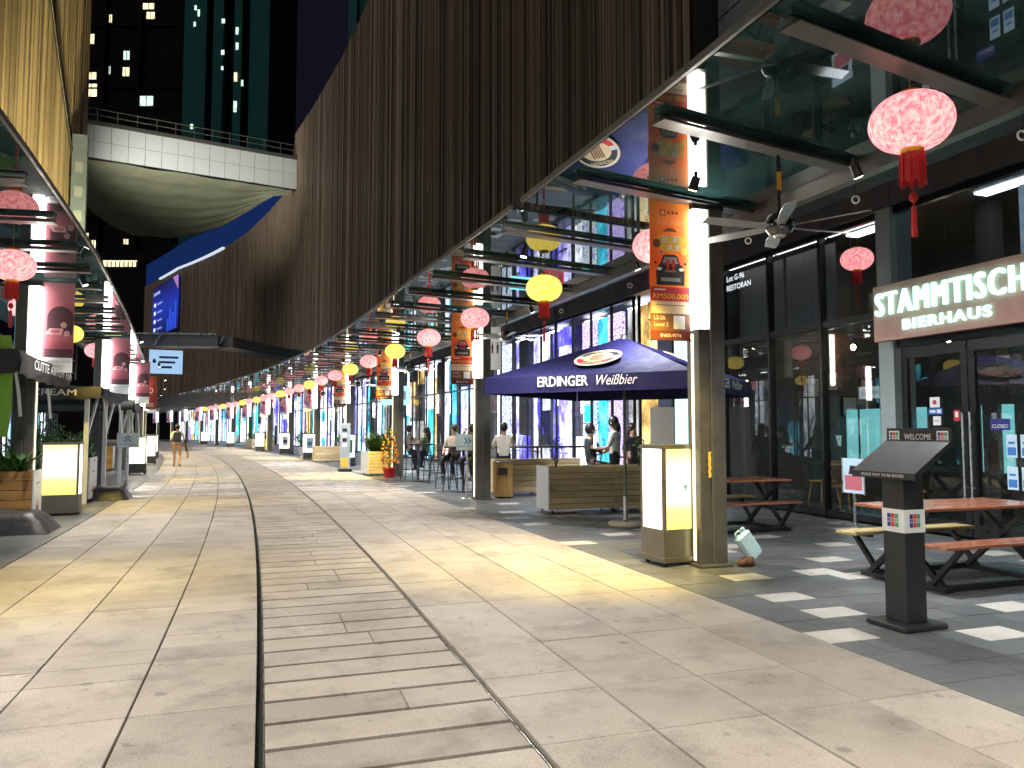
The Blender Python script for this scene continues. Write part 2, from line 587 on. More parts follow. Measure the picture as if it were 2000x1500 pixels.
def band_mesh(s0, s1, n0, n1, z0, z1, step=2.0):
    """closed curved sheet between two offsets"""
    mb = MB()
    k = max(1, int(round((s1 - s0) / step)))
    vs_ = []
    for i in range(k + 1):
        s = s0 + (s1 - s0) * i / k
        vs_ += [W(s, n0, z0), W(s, n1, z0), W(s, n1, z1), W(s, n0, z1)]
    fs = [(3, 2, 1, 0), (4 * k, 4 * k + 1, 4 * k + 2, 4 * k + 3)]
    for i in range(k):
        a, c_ = 4 * i, 4 * i + 4
        for j in range(4):
            jj = (j + 1) % 4
            fs.append((a + j, a + jj, c_ + jj, c_ + j))
    mb.add(vs_, fs)
    return mb

promenade = band_mesh(-16, 160, -6.46, 0.0, -0.07, -0.042).build('promenade', M['joint'])
tag(promenade, 'pale paved promenade curving between the two rows of columns', 'promenade', kind='structure')
terrace = band_mesh(-16, 160, 0.0, 5.7, -0.07, -0.03).build('terrace', M['joint'])
tag(terrace, 'charcoal tiled terrace in front of the restaurants', 'terrace', kind='structure')
terrace_l = band_mesh(-16, 160, -12.2, -6.46, -0.07, -0.03).build('terrace', M['joint'])
tag(terrace_l, 'charcoal tiled terrace below the awnings opposite', 'terrace', kind='structure')

slab_me = MB().cham((0, 0, -0.5), (1, 1, 1), 0.0).mesh('slab', M['slab'])
def unit_slab(mat, name):
    mb = MB()
    c_, z = 0.496, -0.12
    vs_ = [(-.5, -.5, -1), (.5, -.5, -1), (.5, .5, -1), (-.5, .5, -1), (-.5, -.5, z), (.5, -.5, z), (.5, .5, z), (-.5, .5, z),
           (-c_, -c_, 0), (c_, -c_, 0), (c_, c_, 0), (-c_, c_, 0)]
    fs = [(8, 9, 10, 11)]
    for k in range(2):
        for i in range(4):
            j = (i + 1) % 4
            fs.append((4 * k + i, 4 * k + j, 4 * k + 4 + j, 4 * k + 4 + i))
    mb.add(vs_, fs)
    return mb.mesh(name, mat)
SL, SLP = unit_slab(M['slab'], 'slab'), unit_slab(M['slab_pale'], 'pale_slab')
DT, LT = unit_slab(M['dark_tile'], 'dark_tile'), unit_slab(M['light_tile'], 'light_tile')
def lay(pieces, limit, parent, rest_name, rest_mats, near=-4.6):
    """pieces: (name, mesh, slot, s0, s1, n0, n1, gap). The nearest in view become parts, the rest one joined part."""
    vis = sorted([p for p in pieces if p[4] > near], key=lambda p: p[3])
    parts, rest = vis[:limit], vis[limit:] + [p for p in pieces if p[4] <= near]
    for (nm, me, sl, s0, s1, n0, n1, gp) in parts:
        sm, nm_ = (s0 + s1) / 2, (n0 + n1) / 2
        p = W(sm, nm_, rng.uniform(-0.0015, 0.0015))
        link_mesh(nm, me, parent, p, (rng.uniform(-.001, .001), rng.uniform(-.001, .001), TH(sm) + rng.uniform(-.0012, .0012)), (n1 - n0 - gp, s1 - s0 - gp, 0.045))
    mb = MB()
    for (nm, me, sl, s0, s1, n0, n1, gp) in rest:
        h = gp / 2
        z = rng.uniform(-0.0015, 0.0015)
        mb.add([W(s0 + h, n0 + h, z), W(s0 + h, n1 - h, z), W(s1 - h, n1 - h, z), W(s1 - h, n0 + h, z),
                W(s0 + h, n0 + h, z - .04), W(s0 + h, n1 - h, z - .04), W(s1 - h, n1 - h, z - .04), W(s1 - h, n0 + h, z - .04)],
               [(0, 1, 2, 3), (4, 5, 1, 0), (5, 6, 2, 1), (6, 7, 3, 2), (7, 4, 0, 3)], sl)
    o = mb.build(rest_name, rest_mats, parent)
    tag(o, kind='stuff')

ROW = 0.335
pieces, strip_pieces = [], []
colsR = [(-2.548, -1.93), (-1.93, -1.28), (-1.28, -0.63), (-0.63, 0.0)]
colsL = [(-6.46, -5.82), (-5.82, -5.13), (-5.13, -4.48), (-4.48, -3.833)]
for cols in (colsR, colsL):
    r0 = -26
    while r0 < 130:
        L = rng.choice((2, 3, 3, 3, 4) if cols is colsR else (1, 2, 3, 3, 4, 1))
        striped = 35 <= r0 < 92
        if striped: L = 1 if (r0 // 1) % 2 == 0 else rng.choice((1, 1, 2))
        for ci, (a, b_) in enumerate(cols):
            pale = striped and L == 1 and (r0 % 2 == 0) and rng.random() < 0.86
            if not striped and L >= 3 and rng.random() < 0.25:
                q = rng.choice((1, 2))
                for x0, x1 in ((r0, r0 + q), (r0 + q, r0 + L)):
                    pieces.append(('slab', SL, 0, x0 * ROW, x1 * ROW, a, b_, 0.011))
            else:
                pieces.append(('pale_slab' if pale else 'slab', SLP if pale else SL, 1 if pale else 0, r0 * ROW, (r0 + L) * ROW, a, b_, 0.011))
        r0 += L
lay(pieces, 300, promenade, 'far_slabs', [M['slab'], M['slab_pale']])
for r0 in range(-26, 130):
    cut = rng.choice((-3.2, -3.05, -3.38, -2.95))
    for a, b_ in (((-3.798, cut), (cut, -2.582)) if rng.random() < .36 else ((-3.798, -2.582),)):
        strip_pieces.append(('strip_slab', SL, 0, r0 * ROW + .018, (r0 + 1) * ROW - .018, a, b_, 0.005))
lay(strip_pieces, 150, promenade, 'far_strip_slabs', [M['slab']])
# smooth continuation beyond the slabs that can be told apart
for a, b_ in ((-6.46, -3.833), (-3.798, -2.582), (-2.548, 0.0)):
    band_mesh(43.6, 160, a, b_, -0.012, 0.0, 4).build('far_paving', M['slab'], promenade)
M['slot'] = pm('black slot', (.002, .002, .002), .9, var=0)
for n0 in (-3.815, -2.565):
    band_mesh(-10, 120, n0 - 0.015, n0 + 0.015, -0.0415, -0.030, 2).build('drain_slot', M['slot'], promenade)
    for q in (-0.0155,) if n0 > -3 else (0.0155,):
        band_mesh(-10, 60, n0 + q - 0.002, n0 + q + 0.002, -0.041, 0.002, 1).build('drain_edge', M['alu'], promenade)

tiles, ltiles = [], []
known = [(-2.95, 1.17), (-2.1, .78), (-1.4, .45), (-.5, 1.12), (-2.55, .16), (.5, .55), (1.3, 2.2), (1.0, 1.6), (2.2, .2), (2.9, .95), (3.2, 1.9), (.1, 2.4), (.9, 3.2), (1.9, 3.0), (-.6, 1.95), (-1.2, 2.6), (-2.3, 2.1), (4.2, .6)]
for j in range(-22, 50):
    s0 = j * 0.3
    o0 = rng.choice((0.0, 0.225))
    x = -o0
    while x < 5.45:
        a, b_ = max(0.0, x), min(5.5, x + 0.45)
        x += 0.45
        if b_ - a < 0.1: continue
        light = any(s0 <= ks < s0 + 0.3 and a <= kn < b_ for ks, kn in known) or ((s0 > 4.6 or s0 < -3.2 or a > 2.7) and rng.random() < 0.055)
        (ltiles if light else tiles).append(('light_tile' if light else 'dark_tile', LT if light else DT, 0, s0, s0 + 0.3, a, b_, 0.004))
lay(tiles, 300, terrace, 'far_dark_tiles', [M['dark_tile']], near=-3.6)
lay(ltiles, 120, terrace, 'far_light_tiles', [M['light_tile']], near=-3.6)
far = MB()
band_mesh(15.0, 160, 0.0, 5.6, -0.012, 0.0, 4).build('far_paving', M['dark_tile'], terrace)
mb = MB()
for j in range(50, 130):
    for q in range(2):
        a = rng.uniform(0.1, 4.8)
        s0 = j * 0.3
        mb.add([W(s0, a, .003), W(s0, a + .45, .003), W(s0 + .3, a + .45, .003), W(s0 + .3, a, .003)], [(0, 1, 2, 3)])
tag(mb.build('far_light_tiles', M['light_tile'], terrace), kind='stuff')
tilesL = []
for j in range(-10, 50):
    x = -12.0
    while x < -6.5:
        a, b_ = x, min(-6.47, x + 0.9)
        x += 0.9
        tilesL.append(('dark_tile', DT, 0, j * 0.3, j * 0.3 + 0.3, a, b_, 0.004))
tilesL = [t for t in tilesL if t[5] > -9.5]
lay(tilesL, 120, terrace_l, 'far_dark_tiles', [M['dark_tile']], near=1.5)
band_mesh(15.0, 160, -12.2, -6.47, -0.012, 0.0, 4).build('far_paving', M['dark_tile'], terrace_l)
band_mesh(-16, 15.0, -12.2, -9.3, -0.012, -0.001, 4).build('far_paving', M['dark_tile'], terrace_l)

# ================================================================== SLATTED FACADES
top_tab = [(2.5, 22.4), (34, 22.6), (50.5, 23.6), (51.5, 20.0), (71, 20.9), (79, 21.5), (107, 24.0), (150, 25)]
def wall_top(s): return lerp_table(top_tab, s)
WN = 2.2
loc = W(2.5, WN, 4.5)
wall = thing('slatted_facade', 'huge dark brown facade of vertical timber battens curving away above the glass canopy', 'facade', loc)
mb = MB()
ss = [2.5 + i * 2.0 for i in range(25)] + [50.6, 51.2] + [53 + i * 3 for i in range(33)]
vs_ = []
for s in ss:
    vs_ += [W(s, WN + .14, 4.5) - loc, W(s, WN + .9, 4.5) - loc, W(s, WN + .9, wall_top(s)) - loc, W(s, WN + .14, wall_top(s)) - loc]
fs = [(0, 1, 2, 3), tuple(len(vs_) - 4 + i for i in (3, 2, 1, 0))]
for i in range(len(ss) - 1):
    for j in range(4):
        jj = (j + 1) % 4
        fs.append((4 * i + jj, 4 * i + j, 4 * i + 4 + j, 4 * i + 4 + jj))
mb.add(vs_, fs)
mb.build('backing', M['slat_back'], wall)
slat_me = MB().bbox((-0.045, -0.5, 0), (0.045, 0.5, 1)).mesh('slat', M['slat'])
slat_me.name = 'slat'
for i in range(300):
    s = 2.55 + i * 0.118 + rng.uniform(-.012, .012)
    dep = rng.choice((0.0, 0.0, 0.035, 0.06))
    link_mesh('slat', slat_me, wall, W(s, WN + dep, 4.5) - loc, (0, 0, TH(s)), (1, rng.choice((.04, .05, .062, .08)), wall_top(s) - 4.5 + rng.uniform(-.02, .02)))
mb = MB()
s = 2.55 + 300 * 0.118
while s < 146:
    p = W(s, WN + rng.choice((0, .03, .05)), 0) - loc
    h = wall_top(s)
    mb.box((p.x, p.y, (h + 4.5) / 2 - loc.z), (0.09, rng.choice((.05, .07, .09)), h - 4.5), TH(s))
    s += 0.135 if s < 60 else 0.22
tag(mb.build('far_slats', M['slat'], wall), kind='stuff')
# parapet band, its blue light put into emission, above the far stretch of battens
M['blue_band'] = pm('blue painted parapet', (0.02, 0.05, 0.22), 0.6, var=0.1)
M['blue_line'] = em('blue parapet glow', (0.03, 0.09, 0.42), 0.075, sample=False)
par = thing('parapet_band', 'blue glowing parapet band along the top of the far battens', 'parapet', W(52, WN + .3, 20))
pl = W(52, WN + .3, 20)
mb = MB()
vs_ = []
ss = [51.6 + i * 2.5 for i in range(38)]
for s in ss:
    t, h = wall_top(s), 2.4 + min(1.0, (s - 51) * 0.02)
    vs_ += [W(s, WN + .1, t + .05) - pl, W(s, WN + .6, t + .05) - pl, W(s, WN + .6, t + h) - pl, W(s, WN + .1, t + h) - pl]
fs = [(0, 1, 2, 3), tuple(len(vs_) - 4 + i for i in (3, 2, 1, 0))]
for i in range(len(ss) - 1):
    for j in range(4):
        jj = (j + 1) % 4
        fs.append((4 * i + jj, 4 * i + j, 4 * i + 4 + j, 4 * i + 4 + jj))
mb.add(vs_, fs)
mb.build('glow_band', M['blue_line'], par)
for s0, s1, nm in ((82, 96, 'ledge_light'), (96.3, 118, 'ledge_light')):
    mb = MB()
    for i in range(6):
        a, b_ = s0 + (s1 - s0) * i / 6, s0 + (s1 - s0) * (i + 1) / 6
        mb.bar(W(a, WN - .12, wall_top(a) - .1) - pl, W(b_, WN - .12, wall_top(b_) - .1) - pl, .3, .22)
    mb.build(nm, em('ledge lamp', (0.75, 0.85, 1.0), 0.3, sample=False), par)

# grey panelled wall to the right of the battens
gp = thing('panel_wall', 'grey metal panelled wall at the near end of the battens', 'wall', W(-3, 2.6, 4.5), TH(-3))
mb = MB()
mb.bbox((0.06, -12, 0), (0.7, 5.42, 20))
mb.build('backing', M['slat_back'], gp)
for r_ in range(5):
    for c_ in range(9):
        y1 = 5.42 - c_ * 1.3
        mb = MB().bbox((0.0, y1 - 1.28, r_ * 3.2 + .01), (0.058, y1, r_ * 3.2 + 3.18))
        mb.build('panel', M['panel_grey'], gp)
mb = MB()
for i in range(14):
    mb.box((-.05, 2.6, 2.0 + i * .16), (.12, 1.2, .03), rot=Matrix.Rotation(.5, 3, 'Y'))
mb.build('louvre', M['alu'], gp)
# ceiling behind the canopy
tag(band_mesh(-14, 150, 2.0, 6.2, 6.0, 6.2, 3).build('soffit', M['slat_back']), 'dark soffit above the shopfronts', 'ceiling', kind='structure')

# left slatted wall, washed by warm uplights
LW = -8.65
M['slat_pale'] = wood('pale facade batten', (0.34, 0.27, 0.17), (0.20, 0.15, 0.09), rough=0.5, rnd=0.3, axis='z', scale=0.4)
lloc = W(20.5, LW, 4.6)
lwall = thing('slatted_facade', 'tall wall of vertical battens washed by yellow uplight', 'facade', lloc)
mb = MB()
ss = [-4 + i * 2.04 for i in range(13)]
vs_ = []
for s in ss:
    vs_ += [W(s, LW - .14, 4.6) - lloc, W(s, LW - .14, 27) - lloc, W(s, LW - 1.6, 27) - lloc, W(s, LW - 1.6, 4.6) - lloc]
fs = [(0, 1, 2, 3), tuple(len(vs_) - 4 + i for i in (3, 2, 1, 0))]
for i in range(len(ss) - 1):
    for j in range(4):
        jj = (j + 1) % 4
        fs.append((4 * i + jj, 4 * i + j, 4 * i + 4 + j, 4 * i + 4 + jj))
mb.add(vs_, fs)
mb.build('backing', M['slat_back'], lwall)
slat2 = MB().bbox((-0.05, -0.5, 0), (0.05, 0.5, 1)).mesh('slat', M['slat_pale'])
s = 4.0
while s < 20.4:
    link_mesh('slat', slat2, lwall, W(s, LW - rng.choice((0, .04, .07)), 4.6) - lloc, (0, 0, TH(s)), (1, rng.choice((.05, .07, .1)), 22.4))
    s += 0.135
p0, p1 = W(5, LW + .09, 15.2) - lloc, W(20, LW + .09, 8.3) - lloc
MB().tube([W(9, LW + .1, 19) - lloc, W(12, LW + .1, 13.6) - lloc, W(15, LW + .1, 11.0) - lloc, W(17.5, LW + .1, 9.2) - lloc], .035, 6).build('cable_shadow', M['black'], lwall)  # black tube laid in place of a diagonal shadow line
MP_PALE = pm('pale lettering', (.3, .34, .38), .6, var=0)
bs = at_street('blade_sign', 'tall narrow pale blade sign at the corner of the yellow-lit battens', 'sign', 17.3, LW + .30, 5.3)
MB().bbox((-.19, -.1, 0), (.19, .1, 4.6)).build('board', pm('pale sign board', (.16, .21, .27), .5), bs)
mb = MB()
for i in range(5): mb.bbox((-.1, -.104, .7 + i * .7), (.1, -.101, 1.0 + i * .7))
mb.build('lettering', MP_PALE, bs)
MB().bbox((-.3, -.05, 1), (-.19, .05, 1.2)).bbox((-.3, -.05, 3.4), (-.19, .05, 3.6)).build('bracket', M['black'], bs)

# ================================================================== GLASS CANOPIES
edgeR = [(-12, -.75), (-3.3, -.87), (1, -1.0), (6.2, -1.27), (11.4, -1.4), (19.4, -1.72), (30, -2.6), (36.5, -3.3), (62, -6.0), (160, -6.2)]
edgeL = [(-6, -5.9), (0, -5.97), (5, -6.15), (10, -6.43), (20, -6.93), (30, -7.2), (120, -7.2)]
ZC = 4.12
def canopy(name, label, edge, inner, s0, s1, first_beam, step, skew, lampside):
    base = W((s0 + min(s1, s0 + 10)) / 2, inner, ZC)
    c = thing(name, label, 'canopy', base)
    sg = 1 if inner > lerp_table(edge, s0) else -1
    beams = []
    s = first_beam
    while s < s1:
        if s >= s0: beams.append(s)
        s += step
    brk = [s0] + [q for q in beams if q - s0 > .3 and s1 - q > .3] + [s1]
    for a, b_ in zip(brk, brk[1:]):
        pts = [W(a, lerp_table(edge, a), ZC) - base, W(b_, lerp_table(edge, b_), ZC) - base, W(b_ + skew, inner, ZC) - base, W(a + skew, inner, ZC) - base]
        ctr = sum(pts, Vector()) / 4
        pts = [q + (ctr - q).normalized() * .008 for q in pts]
        MB().prism(pts, (0, 0, .03)).build('glass_panel', M['canopy_glass'], c)
    for s in beams:
        e = lerp_table(edge, s) + sg * .16
        p0, p1 = W(s, e, ZC - .035) - base, W(s + skew, inner, ZC - .035) - base
        mb = MB().bar(p0, p1, .03, .05)
        mb.bar(p0 - Vector((0, 0, .03)), p1 - Vector((0, 0, .03)), .16, .012)
        mb.build('beam', M['bronze'], c)
    mb = MB()
    k = max(1, int((s1 - s0) / 1.5))
    for i in range(k):
        a, b_ = s0 + (s1 - s0) * i / k, s0 + (s1 - s0) * (i + 1) / k
        mb.bar(W(a, lerp_table(edge, a) - sg * .03, ZC + .02) - base, W(b_, lerp_table(edge, b_) - sg * .03, ZC + .02) - base, .03, .06)
    mb.build('edge_trim', M['steel'], c)
    mb = MB()
    for i in range(k):
        a, b_ = s0 + (s1 - s0) * i / k, s0 + (s1 - s0) * (i + 1) / k
        mb.bar(W(a + skew, inner + sg * .07, ZC - .06) - base, W(b_ + skew, inner + sg * .07, ZC - .06) - base, .12, .2)
    mb.build('header_beam', M['bronze'], c)
    for nn in ((inner * .5 + lerp_table(edge, s0) * .5),):
        pass
    return c
canopy('glass_canopy', 'dark mirror glass canopy over the beer hall entrance', edgeR, 1.62, -12.0, 0.95, -3.3 - 1.6 * 5, 1.6, .45, -1)
canopy('glass_canopy', 'long dark mirror glass canopy running down to the far shops', edgeR, 1.62, 1.25, 118.0, 2.04, 1.62, .45, -1)
canopy('glass_canopy', 'dark mirror glass canopy over the awnings opposite', edgeL, -8.25, -5.0, 60.0, -4.6, 1.62, .3, 1)

# ================================================================== COLUMNS WITH LIGHT STRIPS
def make_column(sg, label, group):
    c = thing('light_column', label, 'column', group=group)
    MB().cham((sg * .075, 0, 2.0), (.19, .26, 4.0), .012).build('post', M['bronze'], c)
    MB().cham((-sg * .095, 0, 1.32), (.145, .24, 2.62), .008).build('lower_casing', M['steel'], c)
    MB().bbox((-sg * .185, -.11, 2.66), (-sg * .03, .11, 3.98)).build('light_strip', M['strip'], c)
    MB().bbox((-sg * .174, -.02, .06), (-sg * .169, .02, 2.58)).build('edge_light', M['strip_low'], c)
    MB().cham((0, 0, .015), (.42, .36, .03), .006).build('base_plate', M['bronze'], c)
    MB().bbox((-.2, -.1, 3.99), (.2, .1, 4.05)).build('cap', M['black'], c)
    mb = MB()
    for z in (2.72, 3.92): mb.cyl((-sg * .19, 0, z), (-sg * .72, 0, z), .012, seg=8)
    mb.build('banner_arm', M['steel'], c)
    return c
protoR = make_column(1, 'x', 'lit columns along the restaurant terrace')
protoL = make_column(-1, 'x', 'lit columns along the awning side')
firstR = firstL = True
NR, NL = 15, 6
for k in range(-2, NR):
    s = .26 + 8.56 * k
    o = protoR if firstR else copy_tree(protoR)
    firstR = False
    o.location, o.rotation_euler.z = W(s, .93, 0), TH(s)
    if k < 0: tag(o, 'grey steel light column beyond the host stand, out on the near terrace, %s back' % ('first' if k == -1 else 'second'))
    else: tag(o, 'grey steel column with white light strip, %s along the restaurant side' % ORD[k])
for k in range(-1, NL):
    s = -.5 + 8.56 * k
    o = protoL if firstL else copy_tree(protoL)
    firstL = False
    o.location, o.rotation_euler.z = W(s, -7.55, 0), TH(s)
    tag(o, 'grey steel column with white light strip, %s along the awning side' % ORD[k + 1])

# ================================================================== BANNERS
MP = {k: pm('print ' + k, c, .55, var=0) for k, c in dict(
    black=(.012, .012, .014), red=(.6, .03, .03), maroon=(.14, .02, .015), cream=(.8, .62, .4), yellow=(.85, .5, .05), orange=(.75, .2, .03),
    white=(.85, .85, .85), skin=(.62, .36, .28), pink=(.75, .25, .32), purple=(.25, .16, .5), lilac=(.62, .52, .75), grey=(.3, .3, .32), hair=(.02, .015, .02),
    rose=(.55, .14, .18), wine=(.10, .03, .045), blush=(.8, .42, .42), blue=(.05, .2, .55), green=(.05, .3, .12), navy=(.02, .025, .2), paleblue=(.55, .72, .85), brown=(.2, .08, .04)).items()}
G_OR = grad_mat('orange banner print', 'z', [(-.75, (.62, .13, .04)), (-.25, (.9, .36, .06)), (.1, (.86, .24, .06)), (.75, (.9, .46, .12))], transl=.45)
G_LADY = grad_mat('lilac banner print', 'z', [(-.75, (.55, .45, .72)), (0, (.78, .74, .82)), (.75, (.72, .66, .78))], transl=.45)
G_ROSE = grad_mat('rose banner print', 'z', [(-.75, (.16, .05, .08)), (-.3, (.48, .16, .2)), (.75, (.62, .28, .33))], transl=.45)
def cloth(w, h, bow=.018):
    mb = MB()
    nx, nz = 8, 14
    for side, off in ((1, -.0015), (-1, .0015)):
        vs_ = []
        for j in range(nz + 1):
            for i in range(nx + 1):
                x, z = -w / 2 + w * i / nx, -h / 2 + h * j / nz
                y = bow * math.sin(math.pi * i / nx) * math.cos(j * .5) * .35 + off
                vs_.append((x, y, z))
        fs = []
        for j in range(nz):
            for i in range(nx):
                q = (j * (nx + 1) + i, j * (nx + 1) + i + 1, (j + 1) * (nx + 1) + i + 1, (j + 1) * (nx + 1) + i)
                fs.append(q if side > 0 else tuple(reversed(q)))
        mb.add(vs_, fs, 0, True)
    return mb
XA, ZA = (1, 0, 0), (0, 0, 1)
def disc(mb, c, rx, rz, m, n=18, y=-.010):
    mb.poly([(c[0] + rx * math.cos(2 * math.pi * i / n), y, c[1] + rz * math.sin(2 * math.pi * i / n)) for i in range(n)], m)
def rect(mb, x0, z0, x1, z1, m, y=-.010): mb.poly([(x0, y, z0), (x1, y, z0), (x1, y, z1), (x0, y, z1)], m)
def flat(mb, pts, m, y=-.010): mb.poly([(x, y, z) for x, z in pts], m)
def orange_print(b):
    w = .25
    mb = MB()
    cols = [MP[k] for k in ('black', 'red', 'maroon', 'cream', 'yellow', 'white', 'grey', 'brown')]
    rect(mb, -.24, -.34, .24, -.19, 1)
    rect(mb, -.24, -.47, .24, -.34, 3)
    rect(mb, -.24, -.65, .24, -.47, 7)
    rect(mb, -.24, -.745, .24, -.65, 2)
    # black car seen head on
    flat(mb, [(-.17, -.17), (.17, -.17), (.175, -.02), (.14, .05), (-.14, .05), (-.175, -.02)], 0, -.011)
    flat(mb, [(-.125, .05), (.125, .05), (.09, .14), (.06, .155), (-.06, .155), (-.09, .14)], 0, -.011)
    flat(mb, [(-.1, .06), (.1, .06), (.075, .13), (-.075, .13)], 6, -.0125)
    disc(mb, (-.135, .0), .032, .018, 5, 10, -.0125)
    disc(mb, (.135, .0), .032, .018, 5, 10, -.0125)
    rect(mb, -.07, -.03, .07, -.015, 6, -.0125)
    rect(mb, -.12, -.13, .12, -.09, 6, -.0125)
    for sx in (-1, 1):
        disc(mb, (sx * .035, .06), .022, .045, 1, 12, -.0135)
        flat(mb, [(sx * .035 - .02, -.03), (sx * .035 + .02, -.03), (sx * .035, .03)], 1, -.0135)
        flat(mb, [(sx * .17, .05), (sx * .2, .055), (sx * .19, .085), (sx * .168, .07)], 0, -.011)
    disc(mb, (-.165, .27), .045, .045, 0, 16, -.011)
    disc(mb, (-.165, .27), .036, .036, 7, 16, -.012)
    disc(mb, (.17, .2), .045, .045, 4, 16, -.011)
    disc(mb, (-.11, .18), .022, .022, 5, 12, -.011)
    disc(mb, (-.11, .18), .016, .016, 7, 12, -.012)
    rect(mb, -.12, .57, -.055, .635, 1)
    rect(mb, -.108, .582, -.067, .623, 3, -.0115)
    for i in range(3): rect(mb, -.03 + i * .05, .59, .0 + i * .05, .62, 7)
    mb.text('Tsi Kin', (0, -.0105, .475), XA, ZA, .055, 3, width=.33)
    flat(mb, [(-.09, .40), (.09, .40), (.06, .425), (.03, .44), (-.03, .44), (-.06, .425)], 7)
    flat(mb, [(-.2, .32), (-.14, .36), (.14, .36), (.2, .32), (.12, .2), (0, .17), (-.12, .2)], 4, -.0105)
    mb.text('迎', (-.07, -.0115, .29), XA, ZA, .06, 5, bold=.01)
    mb.text('新', (.07, -.0115, .29), XA, ZA, .06, 5, bold=.01)
    mb.text('大', (.0, -.0115, .205), XA, ZA, .06, 5, bold=.01)
    mb.text('奖', (.09, -.0115, .205), XA, ZA, .05, 5, bold=.01)
    mb.text('RM500,000', (0, -.0115, -.315), XA, ZA, .06, 4, width=.43, bold=.02)
    rect(mb, -.2, -.225, -.06, -.212, 5, -.0115)
    rect(mb, -.18, -.385, .18, -.378, 2, -.0115)
    mb.text('L2-28,', (-.205, -.0115, -.535), XA, ZA, .042, 5, align='L', width=.14)
    mb.text('Level 2', (-.205, -.0115, -.605), XA, ZA, .042, 5, align='L', width=.17)
    rect(mb, .03, -.63, .17, -.49, 5, -.0115)
    disc(mb, (-.115, -.7), .018, .018, 5, 12, -.0115)
    mb.text('603-9776', (-.085, -.0115, -.717), XA, ZA, .036, 5, align='L', width=.21)
    return mb.build('print', cols, b)
def lady_print(b):
    cols = [MP[k] for k in ('hair', 'skin', 'pink', 'purple', 'lilac', 'white')]
    mb = MB()
    rect(mb, -.24, -.745, .24, -.62, 5)
    flat(mb, [(-.2, -.62), (.17, -.62), (.19, -.2), (.12, -.02), (.04, .04), (-.06, .03), (-.15, -.05), (-.2, -.3)], 2, -.0105)
    flat(mb, [(-.24, -.62), (.1, -.62), (.02, -.36), (-.14, -.25), (-.24, -.33)], 3, -.0115)
    flat(mb, [(-.03, .02), (.05, .02), (.045, .12), (-.02, .12)], 1, -.0115)
    disc(mb, (.0, .2), .095, .125, 0, 18, -.0115)
    disc(mb, (-.025, .17), .068, .095, 1, 18, -.0125)
    disc(mb, (.07, .26), .05, .045, 0, 14, -.0125)
    flat(mb, [(.1, -.1), (.16, -.1), (.12, .08), (.06, .12), (.05, .08)], 1, -.0125)
    rect(mb, -.17, .58, .17, .6, 4)
    return mb.build('print', cols, b)
def rose_print(b):
    cols = [MP[k] for k in ('wine', 'rose', 'blush', 'white', 'grey')]
    mb = MB()
    rect(mb, -.24, -.745, .24, -.5, 3)
    pts = [(-.17, -.22)] + [(.03 + .2 * math.cos(a), .15 + .2 * math.sin(a)) for a in [math.pi - i * math.pi / 14 for i in range(15)]] + [(.23, -.22)]
    flat(mb, pts, 0, -.0105)
    rect(mb, -.2, -.25, .24, -.12, 1, -.0112)
    flat(mb, [(-.2, -.12), (.06, -.12), (.09, -.02), (-.13, -.02)], 2, -.0118)
    disc(mb, (-.04, -.07), .08, .03, 1, 16, -.0126)
    rect(mb, -.2, -.5, .24, -.36, 0, -.0106)
    for cx, cz in ((.09, .04), (.14, -.1)):
        for i in range(6):
            a = i * math.pi / 3
            disc(mb, (cx + .03 * math.cos(a), cz + .03 * math.sin(a)), .022, .022, 2, 8, -.0126 - i * .0002)
    mb.text('SHANGHAI TANG', (0, -.0115, -.585), XA, ZA, .042, 4, width=.4)
    rect(mb, -.1, -.645, .12, -.633, 4)
    rect(mb, -.07, -.675, .09, -.665, 4)
    return mb.build('print', cols, b)
def red_print(b):
    mb = MB()
    disc(mb, (0, .1), .12, .12, 3, 20, -.0105)
    disc(mb, (0, .1), .08, .08, 0, 20, -.0115)
    rect(mb, -.24, -.7, .24, -.45, 1)
    for i in range(3): rect(mb, -.15, -.5 - i * .06, .15, -.48 - i * .06, 3, -.0115)
    return mb.build('print', [MP['red'], MP['maroon'], MP['orange'], MP['cream']], b)
def make_banner(mat, pr, label, group):
    b = thing('column_banner', label, 'banner', group=group)
    cloth(.49, 1.49).build('cloth', mat, b)
    pr(b)
    MB().cyl((-.255, 0, .745), (.255, 0, .745), .009, seg=8).build('rod', M['steel'], b)
    MB().cyl((-.255, 0, -.745), (.255, 0, -.745), .009, seg=8).build('rod', M['steel'], b)
    return b
G_RED = grad_mat('red banner print', 'z', [(-.75, (.3, .03, .02)), (.75, (.5, .08, .05))], transl=.45)
protos = {}
def banner(kind, s, n, turn, label, group):
    spec = {'orange': (G_OR, orange_print), 'lady': (G_LADY, lady_print), 'rose': (G_ROSE, rose_print), 'red': (G_RED, red_print)}[kind]
    if kind not in protos:
        o = protos[kind] = make_banner(spec[0], spec[1], label, group)
    else:
        o = copy_tree(protos[kind])
    o.location, o.rotation_euler.z = W(s, n, 3.29), TH(s) + turn
    o.scale = (1, 1, 1.06)
    return tag(o, label, 'banner', group)
for k in range(NR):
    s = .26 + 8.56 * k
    kind = 'orange' if k < 4 else 'lady'
    lab = ('orange car prize banner on the %s column of the restaurant side' if k < 4 else 'lilac banner of a woman on the %s column of the restaurant side') % ORD[k]
    banner(kind, s - .03, .93 - .2 - .26, -.06, lab, 'banners on the restaurant side columns')
for k in range(1, NL):
    s = -.5 + 8.56 * k
    kind = 'red' if k == 4 else 'rose'
    lab = ('red poster banner on the %s column of the awning side' if k == 4 else 'rose and wine banner of gift boxes on the %s column of the awning side') % ORD[k + 1]
    banner(kind, s - .03, -7.55 + .2 + .26, -.04, lab, 'banners on the awning side columns')

